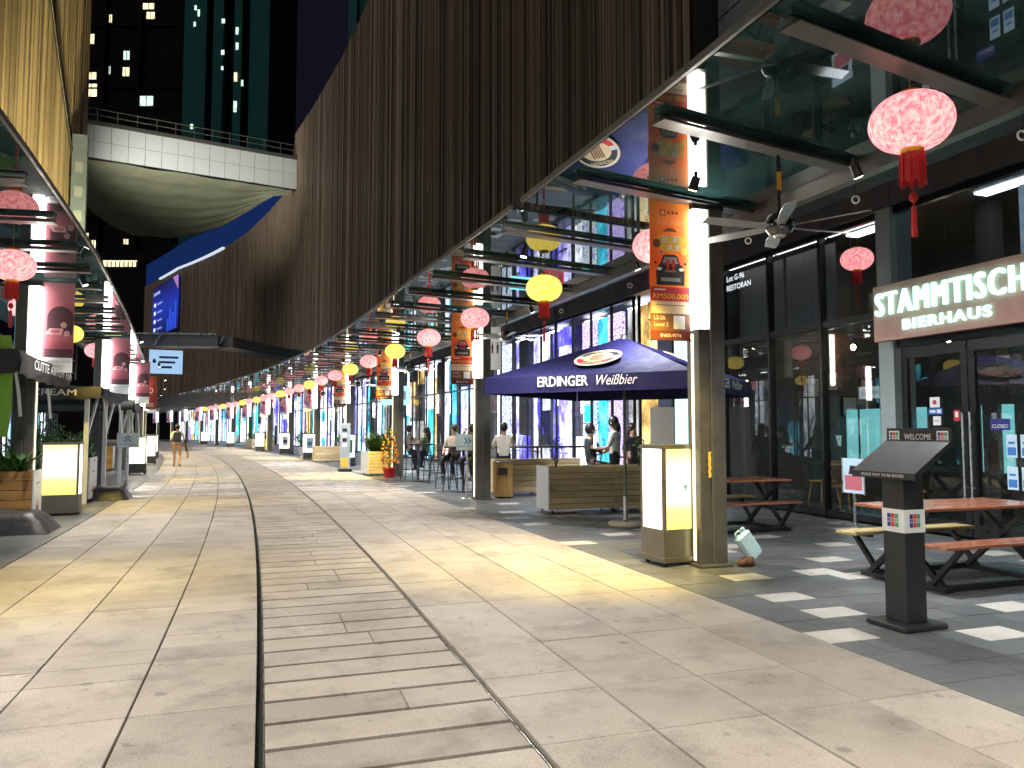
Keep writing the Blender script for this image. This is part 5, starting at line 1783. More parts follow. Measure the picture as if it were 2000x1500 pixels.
for side in range(4):
    Mx = Matrix.Rotation(side * math.pi / 2, 3, 'Z')
    v = MB()
    vs_ = []
    for i in range(13):
        x = -HW + 2 * HW * i / 12
        w_ = .015 * math.sin(i * 1.7 + side)
        vs_ += [Mx @ Vector((x, -HW - .004, ZE)), Mx @ Vector((x, -HW - .012 + w_, ZE - VAL)), ]
    v.add(vs_, [(2 * i, 2 * i + 1, 2 * i + 3, 2 * i + 2) for i in range(12)], 0, True)
    v.build('valance', M['navy'], um)
    m_ = MB()
    xa = Mx @ Vector((1, 0, 0))
    off = Mx @ Vector((0, -HW - .035, 0))
    m_.text('ERDINGER', off + xa * -.27 + Vector((0, 0, ZE - .155)), xa, ZA, .145, 0, width=.80, bold=.014)
    m_.text('Weißbier', off + xa * .56 + Vector((0, 0, ZE - .155)), xa, ZA, .145, 0, width=.60, shear=.35)
    m_.build('lettering', MP['white'], um)
    # emblem on the slope
    m_ = MB()
    c0 = Mx @ ((Vector((0, -HW, ZE)) * .62 + apex * .38))
    up_ = (Mx @ (apex - Vector((0, -HW, ZE)))).normalized()
    nrm = xa.cross(up_)
    c0 = c0 + nrm * .03
    def ov(rx, rz, m, off_, a0=0, a1=2 * math.pi, n=28):
        m_.poly([c0 + nrm * off_ + xa * (rx * math.cos(a0 + (a1 - a0) * i / n)) + up_ * (rz * math.sin(a0 + (a1 - a0) * i / n)) for i in range(n)], m)
    ov(.36, .36, 1, .0)
    ov(.335, .335, 0, .002)
    ov(.32, .315, 2, .004, math.pi * 1.03, math.pi * 1.97)
    ov(.32, .315, 3, .004, math.pi * .03, math.pi * .97)
    ov(.23, .2, 1, .006)
    for i in range(-2, 3): m_.poly([c0 + nrm * .008 + xa * (i * .04 + dx) + up_ * dz for dx, dz in ((-.014, -.14), (.014, -.14), (.014, .14), (-.014, .14))], 4)
    m_.text('ERDINGER', c0 + nrm * .009 + up_ * .215, xa, up_, .075, 1, width=.36, bold=.01)
    m_.text('WEISSBIER', c0 + nrm * .009 + up_ * -.28, xa, up_, .065, 1, width=.34, bold=.01)
    m_.build('emblem', [MP['white'], MP['cream'], MP['red'], MP['black'], MP['brown']], um)
for side in range(4):
    Mx = Matrix.Rotation(side * math.pi / 2, 3, 'Z')
    MB().bar(Mx @ Vector((0, 0, ZAP - .06)), Mx @ Vector((HW - .03, -HW + .03, ZE - .03)), .02, .03).build('rib', M['bronze'], um)
    MB().bar(Mx @ Vector((0, 0, 2.2)), Mx @ Vector((HW * .5, -HW * .5, ZE + .27)), .015, .02).build('strut', M['bronze'], um)
MB().lathe([(.06, 2.94), (.05, 3.0), (.02, 3.03)], seg=14).build('finial', M['bronze'], um)

# --- bottle left by the column
jg = thing('plastic_jerrycan', 'pale blue plastic jerrycan leaning at the foot of the nearest column', 'jerrycan', (2.66, 8.50, .004), R(20))
mt = pm('cloudy blue plastic', (.50, .72, .76), .3, var=.08)
rot = Matrix.Rotation(R(-36), 3, 'Y')
m_ = MB().cham((0, 0, .18), (.20, .10, .34), .028)
m_.v = [tuple(rot @ Vector(p) + Vector((.06, 0, .075))) for p in m_.v]
m_.build('body', mt, jg)
m_ = MB().cyl((.05, 0, .35), (.05, 0, .385), .024, seg=12)
m_.v = [tuple(rot @ Vector(p) + Vector((.06, 0, .075))) for p in m_.v]
m_.build('cap', mt, jg)
m_ = MB().tube([(-.07, 0, .345), (-.06, 0, .39), (.0, 0, .39), (.01, 0, .345)], .012, 6)
m_.v = [tuple(rot @ Vector(p) + Vector((.06, 0, .075))) for p in m_.v]
m_.build('handle', mt, jg)
bg = thing('crumpled_bag', 'crumpled brown paper lump beside the pale blue jerrycan', 'litter', (2.58, 8.44, 0), 0)
m_ = MB()
for i in range(3): m_.ell((i * .045 - .05, .02 * (i % 2), .04 + .01 * i), (.05, .045, .04 + .01 * i), 0, 10, 7)
m_.v = [(x + rr.uniform(-.008, .008), y + rr.uniform(-.008, .008), z + rr.uniform(-.006, .006)) for x, y, z in m_.v]
m_.build('lump', pm('brown paper', (.13, .06, .035), .8, var=.3, vscale=30), bg)
# yellow cloth strip tied to the first column
tp = thing('hanging_tape', 'torn yellow tape hanging from the nearest column', 'tape', W(.12, .86, 1.0), TH(0))
m_ = MB()
vs_ = []
for i in range(9): vs_ += [(-.018 + .007 * math.sin(i * 2.9), -.02, .26 - i * .035), (.014 + .009 * math.cos(i * 3.7), -.024, .26 - i * .035)]
m_.add(vs_, [(2 * i, 2 * i + 1, 2 * i + 3, 2 * i + 2) for i in range(8)], 0, True)
m_.build('strip', MP['yellow'], tp)

# ================================================================== AWNING SIDE
def make_tent(label, text, text_side, L, D, ztop, zeave, val, posts):
    """x across the street (towards +x = promenade), y along it; promenade edge at x=0, extends to -D"""
    t = thing('canvas_awning', label, 'awning')
    ap = Vector((-D / 2, L / 2, ztop))
    cs = [Vector((0, 0, zeave)), Vector((0, L, zeave)), Vector((-D, L, zeave)), Vector((-D, 0, zeave))]
    cv = MB()
    for a, b_ in zip(cs, cs[1:] + cs[:1]):
        vs_, fs = [], []
        n = 8
        for j in range(n + 1):
            for i in range(n + 1):
                p = a + (b_ - a) * (i / n)
                p = p + (ap - p) * (j / n)
                p.z -= .22 * math.sin(math.pi * j / n) * .5 + .05 * math.sin(i * math.pi / n) * (1 - j / n)
                vs_.append(p)
        for j in range(n):
            for i in range(n): fs.append((j * 9 + i, j * 9 + i + 1, j * 9 + 10 + i, j * 9 + 9 + i))
        cv.add(vs_, fs, 0, True)
    cv.build('canopy', M['tent'], t)
    for k, (a, b_) in enumerate(zip(cs, cs[1:] + cs[:1])):
        v = MB()
        vs_ = []
        out = Vector((0, 0, 1)).cross(b_ - a).normalized() * -1
        for i in range(17):
            p = a + (b_ - a) * (i / 16)
            dz = -.05 * math.sin(i * math.pi / 16)
            bulge = out * (.05 + .025 * math.sin(i * 1.3 + k))
            vs_ += [p + Vector((0, 0, dz + .01)), p + bulge + Vector((0, 0, dz - val * .45)), p + bulge * .4 + Vector((0, 0, dz - val + .02 * math.sin(i * 2.1)))]
        fs = []
        for i in range(16): fs += [(3 * i, 3 * i + 3, 3 * i + 4, 3 * i + 1), (3 * i + 1, 3 * i + 4, 3 * i + 5, 3 * i + 2)]
        v.add(vs_, fs, 0, True)
        v.build('valance', M['tent'], t)
    m_ = MB()
    if not text: pass
    elif text_side == 'street':
        m_.text(text, (.13, L * .5, zeave - val * .72), (0, 1, 0), ZA, val * .42, 0, width=L * .78, bold=.008)
    else:
        m_.text(text, (-.42, -.16, zeave - val * .80), XA, ZA, val * .55, 0, align='R', width=.78, bold=.02)
    if text: m_.build('lettering', MP['white'], t, label='white lettering ' + text)
    for (x, y) in posts:
        MB().cham((x, y, zeave / 2 - .05), (.085, .085, zeave - .1), .006).build('post', M['white'], t)
        MB().bar((x, y + .03, 1.32), (x + .12, y + .62, zeave - .12), .045, .045).build('strut', M['white'], t)
        for q in (0, .07):
            MB().tube([(x + .1, y + .52 + q, zeave - .12), (x + .2, y + .72 + q, zeave - .2), (x + .22, y + .86 + q, zeave - .55), (x + .24, y + .95 + q, zeave - .95)], .018, 8).build('folding_arm', M['white'], t)
        MB().box((x, y + .045, 1.32), (.06, .05, .16)).build('strut_bracket', M['black'], t)
    return t
t1 = make_tent('charcoal canvas awning on white posts with drooping lettered edge nearest the camera', 'CUTTE ARTISH TEA', 'street', 3.7, 2.9, 3.05, 2.68, .36, [(-.62, 1.0), (-2.6, 1.0), (-.62, 3.3)])
t1.location, t1.rotation_euler.z = (-7.2, 11.0, 0), R(20.5)
t2 = make_tent('charcoal canvas awning lettered CREAM behind the drooping one', 'CREAM', 'front', 3.2, 2.9, 2.75, 2.38, .24, [(-.28, .25), (-2.4, .25), (-.28, 2.9)])
t2.location, t2.rotation_euler.z = (-8.33, 15.35, 0), R(21)
t3 = make_tent('plain charcoal canvas awning beyond the one lettered CREAM', '', 'street', 3.4, 3.0, 2.6, 2.25, .22, [(-.3, .3), (-.3, 3.0)])
t3.location, t3.rotation_euler.z = (-10.0, 20.0, 0), R(23)
# black covers over the awning weights
def make_cover(label, w, d, h):
    t = thing('weight_cover', label, 'cover')
    m_ = MB()
    nx, ny = 10, 10
    r2 = random.Random(int(w * 100))
    vs_, fs = [], []
    for j in range(ny + 1):
        for i in range(nx + 1):
            u, v = 2 * i / nx - 1, 2 * j / ny - 1
            e = max(abs(u), abs(v))
            z = h * (1 - max(0, (e - .62) / .38) ** 1.6) + (.24 * h * max(0, 1 - 5 * ((u + .45) ** 2 + v * v)))
            k_ = 1 + .10 * max(0, e - .8) * 5
            vs_.append((u * w / 2 * k_, v * d / 2 * k_, max(0.004, z + r2.uniform(-.012, .012)) if e < 1 else 0.003))
    for j in range(ny):
        for i in range(nx): fs.append((j * 11 + i, j * 11 + i + 1, j * 11 + 12 + i, j * 11 + 11 + i))
    m_.add(vs_, fs, 0, True)
    m_.build('sheet', pm('black tarpaulin', (.018, .018, .02), .5, var=.3, vscale=12, bump=.4, bscale=22), t)
    return t
c1 = make_cover('black tarpaulin draped over an awning weight at the near corner', 1.0, .82, .30)
c1.location, c1.rotation_euler.z = (-7.35, 11.25, 0), R(20)
c2 = make_cover('black tarpaulin draped over an awning weight below the CREAM awning', .75, .7, .27)
c2.location, c2.rotation_euler.z = (-8.75, 16.6, 0), R(20)

M['wood_amber'] = wood('amber plank', (.62, .30, .06), (.40, .17, .03), axis='x')
def left_planter(label, L, D, H, rows, mat):
    t = make_planter(L, D, H, rows, label, plank_mat=mat, white_end=True, casters=True)
    m_ = MB()
    x = L + .0135
    m_.poly([(x, D * .3, .2), (x, D * .62, .2), (x, D * .62, .26), (x, D * .3, .26)], 0)
    m_.poly([(x, D * .34, .262), (x, D * .58, .262), (x, D * .46, .40)], 1)
    m_.poly([(x, D * .25, .62), (x, D * .7, .62), (x, D * .7, .65), (x, D * .25, .65)], 2)
    m_.build('emblem', [MP['brown'], MP['orange'], MP['grey']], t)
    return t
def leafy(label, loc, n, length, r_, seed):
    o = thing('leafy_plant', label, 'plant', loc)
    r2 = random.Random(seed)
    m_ = MB()
    for i in range(n): strap_leaves(m_, (r2.uniform(-r_, r_), r2.uniform(-.15, .15), 0), 7, length, .8, r2, .05, i % 2)
    m_.build('leaves', [M['leaf'], M['leaf2']], o)
    return o
l1 = left_planter('brown plank planter with white emblem panel at the picture edge', .95, .55, .84, 5, 'wood_warm')
l1.location, l1.rotation_euler.z = (-8.62, 11.98, 0), R(20.5)
leafy('leafy plant in the brown planter at the picture edge', l1.matrix_basis @ Vector((.5, .28, .75)), 16, .55, .35, 3)
l2 = left_planter('amber plank planter with white emblem panel below the CREAM awning', .62, .9, .92, 6, 'wood_amber')
l2.location, l2.rotation_euler.z = (-9.33, 15.55, 0), R(20.5)
leafy('leafy plant in the amber planter below the CREAM awning', l2.matrix_basis @ Vector((.3, .45, .83)), 14, .5, .25, 5)
l3 = left_planter('amber plank planter farther along the awning side', .9, .6, .9, 5, 'wood_amber')
l3.location, l3.rotation_euler.z = W(25.0, -8.9), TH(25)
o = make_lightbox(.60, .45, 1.24, .36, M['lb_face'], 'light box glowing yellow between the brown and the amber planter')
o.location, o.rotation_euler.z = (-8.05, 13.62, 0), R(22)
for k, s in enumerate((22.2, 30.5, 38.5)):
    o = make_lightbox(.56, .42, 1.24, .36, M['lb_cream'], 'cream light box on the awning side, %s past the chevron sign' % ('first', 'second', 'third')[k])
    o.location, o.rotation_euler.z = W(s, -7.0), TH(s)
    o['group'] = 'light boxes on the awning side'
# hedge behind the awnings
for k, (s, n, h, w_) in enumerate(((13.2, -10.2, 1.9, 1.5), (15.9, -10.4, 2.0, 1.4), (19.4, -9.6, 1.9, 1.3), (22.6, -9.9, 1.9, 1.3), (27.4, -9.3, 1.8, 1.2))):
    o = at_street('clipped_shrub', 'tall dark green shrub behind the awnings, %s along' % ORD[k], 'shrub', s, n, 0, 0, 'shrubs behind the awnings')
    m_ = MB()
    for i in range(5): m_.tube([(0, 0, 0), (.2 * math.cos(i * 1.3), .2 * math.sin(i * 1.3), h * .4), (.4 * math.cos(i * 1.3), .4 * math.sin(i * 1.3), h * .8)], [.03, .02, .008], 6)
    m_.build('trunk', M['soil'], o)
    m_ = MB()
    r2 = random.Random(90 + k)
    for i in range(9): leaf_cloud(m_, (r2.uniform(-.6, .6) * w_ * .7, r2.uniform(-.6, .6) * w_ * .7, h * r2.uniform(.25, .8)), (w_ * .4, w_ * .4, h * .22), 130, .13, r2, shell=.2)
    m_.build('crown', [M['leaf'], M['leaf2']], o)
gb = thing('feather_banner', 'lime green feather banner cut by the picture edge', 'banner', (-7.45, 11.0, 0), R(15))
m_ = MB()
vs_ = []
for i in range(10):
    z = 1.4 + i * .165
    vs_ += [(-.34, .0, z), (.12 + .05 * math.sin(i * .35), .02 * math.sin(i), z)]
m_.add(vs_, [(2 * i, 2 * i + 1, 2 * i + 3, 2 * i + 2) for i in range(9)], 0, True)
m_.build('sheet', pm('lime cloth', (.25, .5, .05), .6, var=.08), gb)
MB().cyl((-.35, 0, 0), (-.35, 0, 3.0), .015, seg=8).build('pole', M['alu'], gb)
MB().bbox((-.6, -.25, 0), (-.1, .25, .03)).build('base', M['black'], gb)
m_ = MB()
for i in range(3): m_.poly([(-.2 + .02 * i, -.03, 2.2 + i * .2), (-.02, -.03, 2.25 + i * .2), (-.02, -.03, 2.32 + i * .2), (-.2 + .02 * i, -.03, 2.27 + i * .2)])
m_.build('print', MP['white'], gb)

# ================================================================== HIGH TABLES AND STOOLS
def make_stool():
    t = thing('bar_stool', 'x', 'stool')
    MB().cham((0, 0, .745), (.34, .34, .03), .01).build('seat', M['blackmatte'], t)
    for sx in (-1, 1):
        for sy in (-1, 1):
            MB().cyl((sx * .13, sy * .13, .73), (sx * .2, sy * .2, 0), .016, .014, seg=8).build('leg', M['stoolm'], t)
    r_ = .172
    m_ = MB().tube([(-r_, -r_, .3), (r_, -r_, .3), (r_, r_, .3), (-r_, r_, .3), (-r_, -r_, .3)], .01, 6)
    m_.build('footrest', M['stoolm'], t)
    MB().tube([(-.15, .15, .74), (-.17, .19, 1.0), (.17, .19, 1.0), (.15, .15, .74)], .014, 6).build('back_frame', M['stoolm'], t)
    return t
M['stoolm'] = pm('dark steel tube', (.10, .10, .105), .3, .8)
st0 = make_stool()
stool_used = False
def stool(x, y, rz, lab):
    global stool_used
    o = st0 if not stool_used else copy_tree(st0)
    stool_used = True
    o.location, o.rotation_euler.z = (x, y, 0), rz
    return tag(o, lab, 'stool', 'bar stools around the high tables')
def make_high_table(label, x, y, rz, L, D, legs):
    t = thing('high_table', label, 'table', (x, y, 0), rz)
    MB().cham((0, 0, 1.08), (L, D, .045), .008).build('tabletop', M['blackmatte'], t)
    for q in legs:
        MB().cyl((q, 0, .03), (q, 0, 1.06), .035, seg=10).build('pedestal', M['stoolm'], t)
        MB().cham((q, 0, .012), (.45, .45, .024), .006).build('foot', M['stoolm'], t)
    return t
def px(xp, d): return (xp - 1000) / 1480 * d
make_high_table('black high table with the man in grey and the woman in green', px(818, 22.3), 22.3, R(20), .7, .7, (0,))
make_high_table('black high table behind the sideways chevron sign', px(905, 18.6), 18.6, R(20), .8, .7, (0,))
make_high_table('long black bar counter behind the plank planters', px(1050, 19.0), 19.1, R(17), 3.0, .55, (-1, 0, 1))
bt = thing('bottle_set', 'pair of pale bottles standing on the long bar counter', 'bottle', (px(1012, 18.9), 18.75, 1.1025), 0)
for i in range(2): MB().lathe([(.035, 0), (.035, .14), (.012, .19), (.012, .24)], (i * .1, .02 * i, 0), 10).build('bottle', M['offwhite'], bt)

# ================================================================== PEOPLE
def person(label, loc, rz, J, top_c, leg_c, hair_len=0.0, extra=None, scale=1.0, skin_arm=True, bare_leg=False, name='person'):
    """J: joints in local space, facing +y. One continuous skinned body; hair and carried clothing are children."""
    o = thing('person', label, 'person', loc, rz)
    names, pos, rad, edges = [], [], [], []
    def J_(k, p, r_):
        names.append(k); pos.append(Vector(p)); rad.append(r_)
    R_ = dict(pelvis=(.150, .115), waist=(.135, .10), chest=(.165, .115), neckb=(.075, .07), neck=(.052, .055), head=(.078, .09), crown=(.055, .065),
              shl=(.07, .07), ell=(.046, .046), wrl=(.032, .03), hal=(.040, .022), hil=(.095, .10), knl=(.062, .065), anl=(.042, .045), tol=(.042, .03))
    order = ['pelvis', 'waist', 'chest', 'neckb', 'neck', 'head', 'crown']
    for k in order: J_(k, J[k], R_[k])
    for sd in 'lr':
        for k in ('sh', 'el', 'wr', 'ha', 'hi', 'kn', 'an', 'to'): J_(k + sd, J[k + sd], R_[k + 'l'])
    idx = {k: i for i, k in enumerate(names)}
    for a, b_ in zip(order, order[1:]): edges.append((idx[a], idx[b_]))
    for sd in 'lr':
        edges += [(idx['chest'], idx['sh' + sd]), (idx['sh' + sd], idx['el' + sd]), (idx['el' + sd], idx['wr' + sd]), (idx['wr' + sd], idx['ha' + sd]),
                  (idx['pelvis'], idx['hi' + sd]), (idx['hi' + sd], idx['kn' + sd]), (idx['kn' + sd], idx['an' + sd]), (idx['an' + sd], idx['to' + sd])]
    me = bpy.data.meshes.new('body_src')
    me.from_pydata([tuple(p) for p in pos], edges, [])
    ob = bpy.data.objects.new('body_src', me)
    COL.objects.link(ob)
    md = ob.modifiers.new('skin', 'SKIN')
    md.use_smooth_shade = True
    if not me.skin_vertices:
        pass
    for i, r_ in enumerate(rad):
        me.skin_vertices[0].data[i].radius = r_
    me.skin_vertices[0].data[0].use_root = True
    sb = ob.modifiers.new('sub', 'SUBSURF')
    sb.levels = sb.render_levels = 2
    dg = bpy.context.evaluated_depsgraph_get()
    ev = ob.evaluated_get(dg)
    m2 = bpy.data.meshes.new_from_object(ev)
    V = [q.co.copy() for q in m2.vertices]
    F = [tuple(q.vertices) for q in m2.polygons]
    bpy.data.objects.remove(ob)
    bpy.data.meshes.remove(m2)
    bones = [(names[a], names[b_]) for a, b_ in edges]
    zone = {}
    for a, b_ in bones:
        k = b_
        if k in ('neck', 'head', 'crown'): z = 0
        elif k[:2] in ('wr', 'ha'): z = 0
        elif k[:2] == 'el': z = 1
        elif k[:2] == 'kn' or k[:2] == 'hi': z = 2
        elif k[:2] == 'an': z = 0 if bare_leg else 2
        elif k[:2] == 'to': z = 3
        else: z = 1
        zone[(a, b_)] = z
    segs = [(J[a] if isinstance(J[a], Vector) else Vector(J[a]), Vector(J[b_]), zone[(a, b_)]) for a, b_ in bones]
    b = MB()
    fm = []
    for f in F:
        c_ = sum((V[i] for i in f), Vector()) / len(f)
        best, bz = 1e9, 1
        for a, e, z in segs:
            d = e - a
            t_ = max(0, min(1, (c_ - a).dot(d) / max(d.dot(d), 1e-9)))
            q = (c_ - a - d * t_).length
            if q < best: best, bz = q, z
        fm.append(bz)
    b.v = [tuple(v) for v in V]
    b.f = [list(f) for f in F]
    b.m = fm
    b.sm = [True] * len(F)
    # fingers, thumb
    for sd, sg in (('l', -1), ('r', 1)):
        w_, h_ = Vector(J['wr' + sd]), Vector(J['ha' + sd])
        d = (h_ - w_).normalized()
        side = d.cross(Vector((0, 1, 0.3)))
        if side.length < .1: side = Vector((1, 0, 0))
        side.normalize()
        curl = side.cross(d)
        for i, (off, ln) in enumerate(((-.030, .062), (-.010, .075), (.010, .07), (.028, .055))):
            p0 = h_ + side * off + d * .012
            b.tube([p0, p0 + d * ln * .55 + curl * .01, p0 + d * ln * .9 + curl * .03], [.0095, .0088, .0065], 6, 0)
        p0 = h_ - side * .03 * sg - d * .03
        b.tube([p0, p0 - side * .03 * sg + d * .03, p0 - side * .035 * sg + d * .06 + curl * .012], [.0105, .0095, .007], 6, 0)
    # face
    hd = Vector(J['head'])
    fy = Vector(J.get('face', (0, 1, 0))).normalized()
    fx = fy.cross(Vector((0, 0, 1))).normalized()
    up = fx.cross(fy)
    b.ell(hd + fy * .095 + up * -.005, (.014, .016, .022), 0, 8, 6)
    for sg in (-1, 1):
        b.ell(hd + fx * sg * .032 + fy * .082 + up * .022, (.011, .008, .006), 4, 8, 6)
        b.ell(hd + fx * sg * .082 + up * .005, (.012, .018, .028), 0, 8, 6)
    b.box(hd + fy * .086 + up * -.045, (.04, .012, .009), math.atan2(fy.y, fy.x) - math.pi / 2, 5)
    body = b.build('body', [M['skin'], pm('top', top_c, .8, var=.12, vscale=14), pm('trousers', leg_c, .8, var=.12), pm('shoe', (.05, .05, .05), .5), M['hair'], pm('lips', (.35, .1, .09), .5)], o)
    # hair
    hm = MB()
    hm.ell(hd + up * .032 - fy * .03, (.099, .106, .118), 0, 14, 9)
    if hair_len > 0:
        hm.tube([hd - fy * .05 + up * .04, hd - fy * .085 + up * -.06, hd - fy * .10 + up * (-.08 - hair_len * .5), hd - fy * .085 + up * (-.08 - hair_len)], [.07, .085, .075, .02], 10)
    hm.build('hair', M['hair'], o)
    if extra: extra(o, J)
    o.scale = (scale,) * 3
    return o
def P(**kw):
    """default standing pose"""
    J = dict(pelvis=(0, 0, .95), waist=(0, 0, 1.08), chest=(0, 0, 1.28), neckb=(0, 0, 1.42), neck=(0, .005, 1.49), head=(0, .02, 1.60), crown=(0, .01, 1.68),
             shl=(-.17, 0, 1.39), shr=(.17, 0, 1.39), ell=(-.23, -.02, 1.12), elr=(.23, -.02, 1.12), wrl=(-.23, .08, .90), wrr=(.23, .08, .90), hal=(-.23, .11, .82), har=(.23, .11, .82),
             hil=(-.09, 0, .90), hir=(.09, 0, .90), knl=(-.10, .02, .49), knr=(.10, .02, .49), anl=(-.10, -.02, .09), anr=(.10, -.02, .09), tol=(-.11, .13, .035), tor=(.11, .13, .035))
    J.update(kw)
    return {k: Vector(v) for k, v in J.items()}
def sit(seat=.76, lean=.0, arms='table', reach=.0, head=(0, 0)):
    """perched on a stool whose seat is at `seat`"""
    z = seat + .09
    d = lean
    J = dict(pelvis=(0, 0, z), waist=(0, .01 + d * .2, z + .14), chest=(0, .0 + d * .5, z + .34), neckb=(0, d * .75, z + .48), neck=(0, d * .85 + .01, z + .55), head=(head[0], d + .03 + head[1], z + .66), crown=(head[0], d + .03 + head[1], z + .74),
             shl=(-.17, d * .7, z + .45), shr=(.17, d * .7, z + .45), hil=(-.10, .06, z - .02), hir=(.10, .06, z - .02), knl=(-.13, .42, z - .04), knr=(.13, .42, z - .04),
             anl=(-.12, .32, z - .44), anr=(.12, .34, z - .44), tol=(-.12, .45, z - .50), tor=(.12, .47, z - .50))
    if arms == 'table':
        J.update(ell=(-.25, .14 + d, z + .22), elr=(.25, .14 + d, z + .22), wrl=(-.16, .36 + d, z + .29), wrr=(.16, .36 + d, z + .29), hal=(-.11, .43 + d, z + .30), har=(.11, .43 + d, z + .30))
    elif arms == 'face':
        J.update(ell=(-.22, .22 + d, z + .26), elr=(.24, .22 + d, z + .30), wrl=(-.10, .36 + d, z + .30), wrr=(.14, .20 + d, z + .55), hal=(-.06, .42 + d, z + .31), har=(.10, .17 + d, z + .63))
    elif arms == 'down':
        J.update(ell=(-.24, .05, z + .18), elr=(.24, .05, z + .18), wrl=(-.17, .25, z + .08), wrr=(.17, .25, z + .08), hal=(-.14, .32, z + .07), har=(.14, .32, z + .07))
    return {k: Vector(v) for k, v in J.items()}
def strap(o, J):
    MB().bar(J['shl'] + Vector((.04, -.10, .04)), J['pelvis'] + Vector((.14, -.115, .08)), .035, .012).build('bag_strap', M['black'], o)
stool(px(800, 23.2), 23.2, R(-60), 'bar stool under the man in grey with a shoulder strap')
person('man in grey shirt with a dark shoulder strap, sitting at the far high table', (px(800, 23.2), 23.2, 0), R(-62), sit(), (.32, .26, .28), (.03, .03, .04), extra=strap)
stool(px(834, 22.6), 22.6, R(70), 'bar stool under the woman in green')
person('long haired woman in green top sitting at the far high table', (px(834, 22.6), 22.6, 0), R(72), sit(), (.10, .16, .06), (.02, .02, .03), hair_len=.28, scale=.97)
stool(px(887, 18.9), 18.9, R(160), 'bar stool under the man in the pale jacket')
person('man in pale jacket facing the street behind the chevron sign', (px(887, 18.9), 18.9, 0), R(160), sit(arms='down'), (.36, .32, .26), (.015, .015, .02))
stool(px(928, 18.3), 18.3, R(150), 'bar stool under the man resting his head on his hand')
person('man with bowed head and raised hand behind the chevron sign', (px(928, 18.3), 18.3, 0), R(150), sit(lean=.10, arms='face', head=(0, .04)), (.03, .035, .05), (.02, .02, .025))
stool(px(984, 18.3), 18.3, R(5), 'bar stool under the man in the white shirt')
person('man in white shirt seen from behind at the long bar counter', (px(984, 18.3), 18.3, 0), R(3), sit(), (.78, .74, .70), (.03, .03, .035), scale=1.02)
stool(px(1152, 15.6), 15.6, R(-80), 'bar stool under the man in black behind the long planter')
J = sit(seat=.70, arms='table')
person('man in black with bare arms sitting behind the long planter', (px(1152, 15.6), 15.6, .0), R(-75), J, (.02, .025, .025), (.17, .15, .14), scale=1.03)
def tote(o, J):
    MB().bar(J['shr'] + Vector((-.03, -.09, .05)), J['pelvis'] + Vector((-.16, -.12, .05)), .02, .01).build('bag_strap', M['black'], o)
    MB().bbox((-.30, .33, 1.12), (-.16, .345, 1.34)).build('phone', M['screen'], o)
person('woman in loose pale shirt standing with bent arms behind the long planter', (px(1200, 15.2), 15.2, 0), R(70),
       P(ell=(-.22, .08, 1.12), elr=(.22, .08, 1.12), wrl=(-.16, .30, 1.10), wrr=(.14, .30, 1.08), hal=(-.13, .37, 1.12), har=(.10, .37, 1.10), head=(0, .05, 1.59), crown=(0, .05, 1.67)), (.62, .64, .66), (.02, .02, .03), hair_len=.12, extra=tote, scale=1.03)
person('person in dark clothes standing behind the umbrella pole', (px(1234, 16.4), 16.4, 0), R(-150), P(), (.02, .02, .025), (.03, .03, .03), hair_len=.2, scale=.95)
for k, (xp, d) in enumerate(((852, 21.4), (872, 19.6), (946, 18.8), (1030, 18.6))):
    stool(px(xp, d), d, k * 1.1, 'empty bar stool, %s from the kumquat tree' % ('first', 'second', 'third', 'fourth')[k])
# walker with backpack and broom-like bag
def pack(o, J):
    m_ = MB().cham((0, -.19, 1.22), (.30, .16, .42), .04)
    m_.build('backpack', M['blackmatte'], o)
    m_ = MB()
    m_.tube([(.24, .05, 1.30), (.30, .0, .95), (.36, -.03, .62)], [.02, .03, .05], 8)
    m_.build('broom_handle', M['soil'], o)
    MB().cham((.40, -.04, .50), (.10, .06, .28), .02).build('broom_head', M['wood_warm'], o)
    for sg in (-1, 1): MB().bar((sg * .10, -.11, 1.42), (sg * .12, .10, 1.40), .04, .02).build('pack_strap', M['blackmatte'], o)
person('cleaner in white top and tan trousers walking away with backpack and broom', (-13.67, 31.04, 0), R(24),
       P(knl=(-.10, .12, .50), anl=(-.10, .10, .09), tol=(-.11, .25, .035), knr=(.10, .0, .49), anr=(.10, -.20, .11), tor=(.11, -.06, .04), elr=(.25, .02, 1.15), wrr=(.26, .06, 1.02), har=(.25, .05, .97)), (.66, .64, .62), (.42, .24, .11), extra=pack, scale=1.0)

# ================================================================== SKYBRIDGE, CROSSING CANOPY, SIGNS
M['tilewhite'] = pm('white cladding panel', (.62, .65, .66), .35, var=.05)
A, B = Vector((-28.0, 47.6, 0)), W(49.5, WN, 0)
ZT, ZB = 21.3, 19.1
ab = (B - A)
LBR = ab.length
rzb = math.atan2(ab.y, ab.x)
br = thing('skybridge', 'white panelled skybridge spanning between the buildings high above the promenade', 'bridge', (A.x, A.y, ZB), rzb)
NP = 14
pw = LBR / NP
for i in range(NP):
    for r_ in range(2):
        MB().bbox((i * pw + .012, -.06, r_ * 1.1 + .012), ((i + 1) * pw - .012, 0, r_ * 1.1 + 1.088)).build('cladding_panel', M['tilewhite'], br)
MB().bbox((0, .005, 0), (LBR, .3, 2.2)).build('edge_beam', M['black'], br)
MB().bbox((-1, -.1, 2.2), (LBR, .5, 2.45)).build('coping', M['bronze'], br)
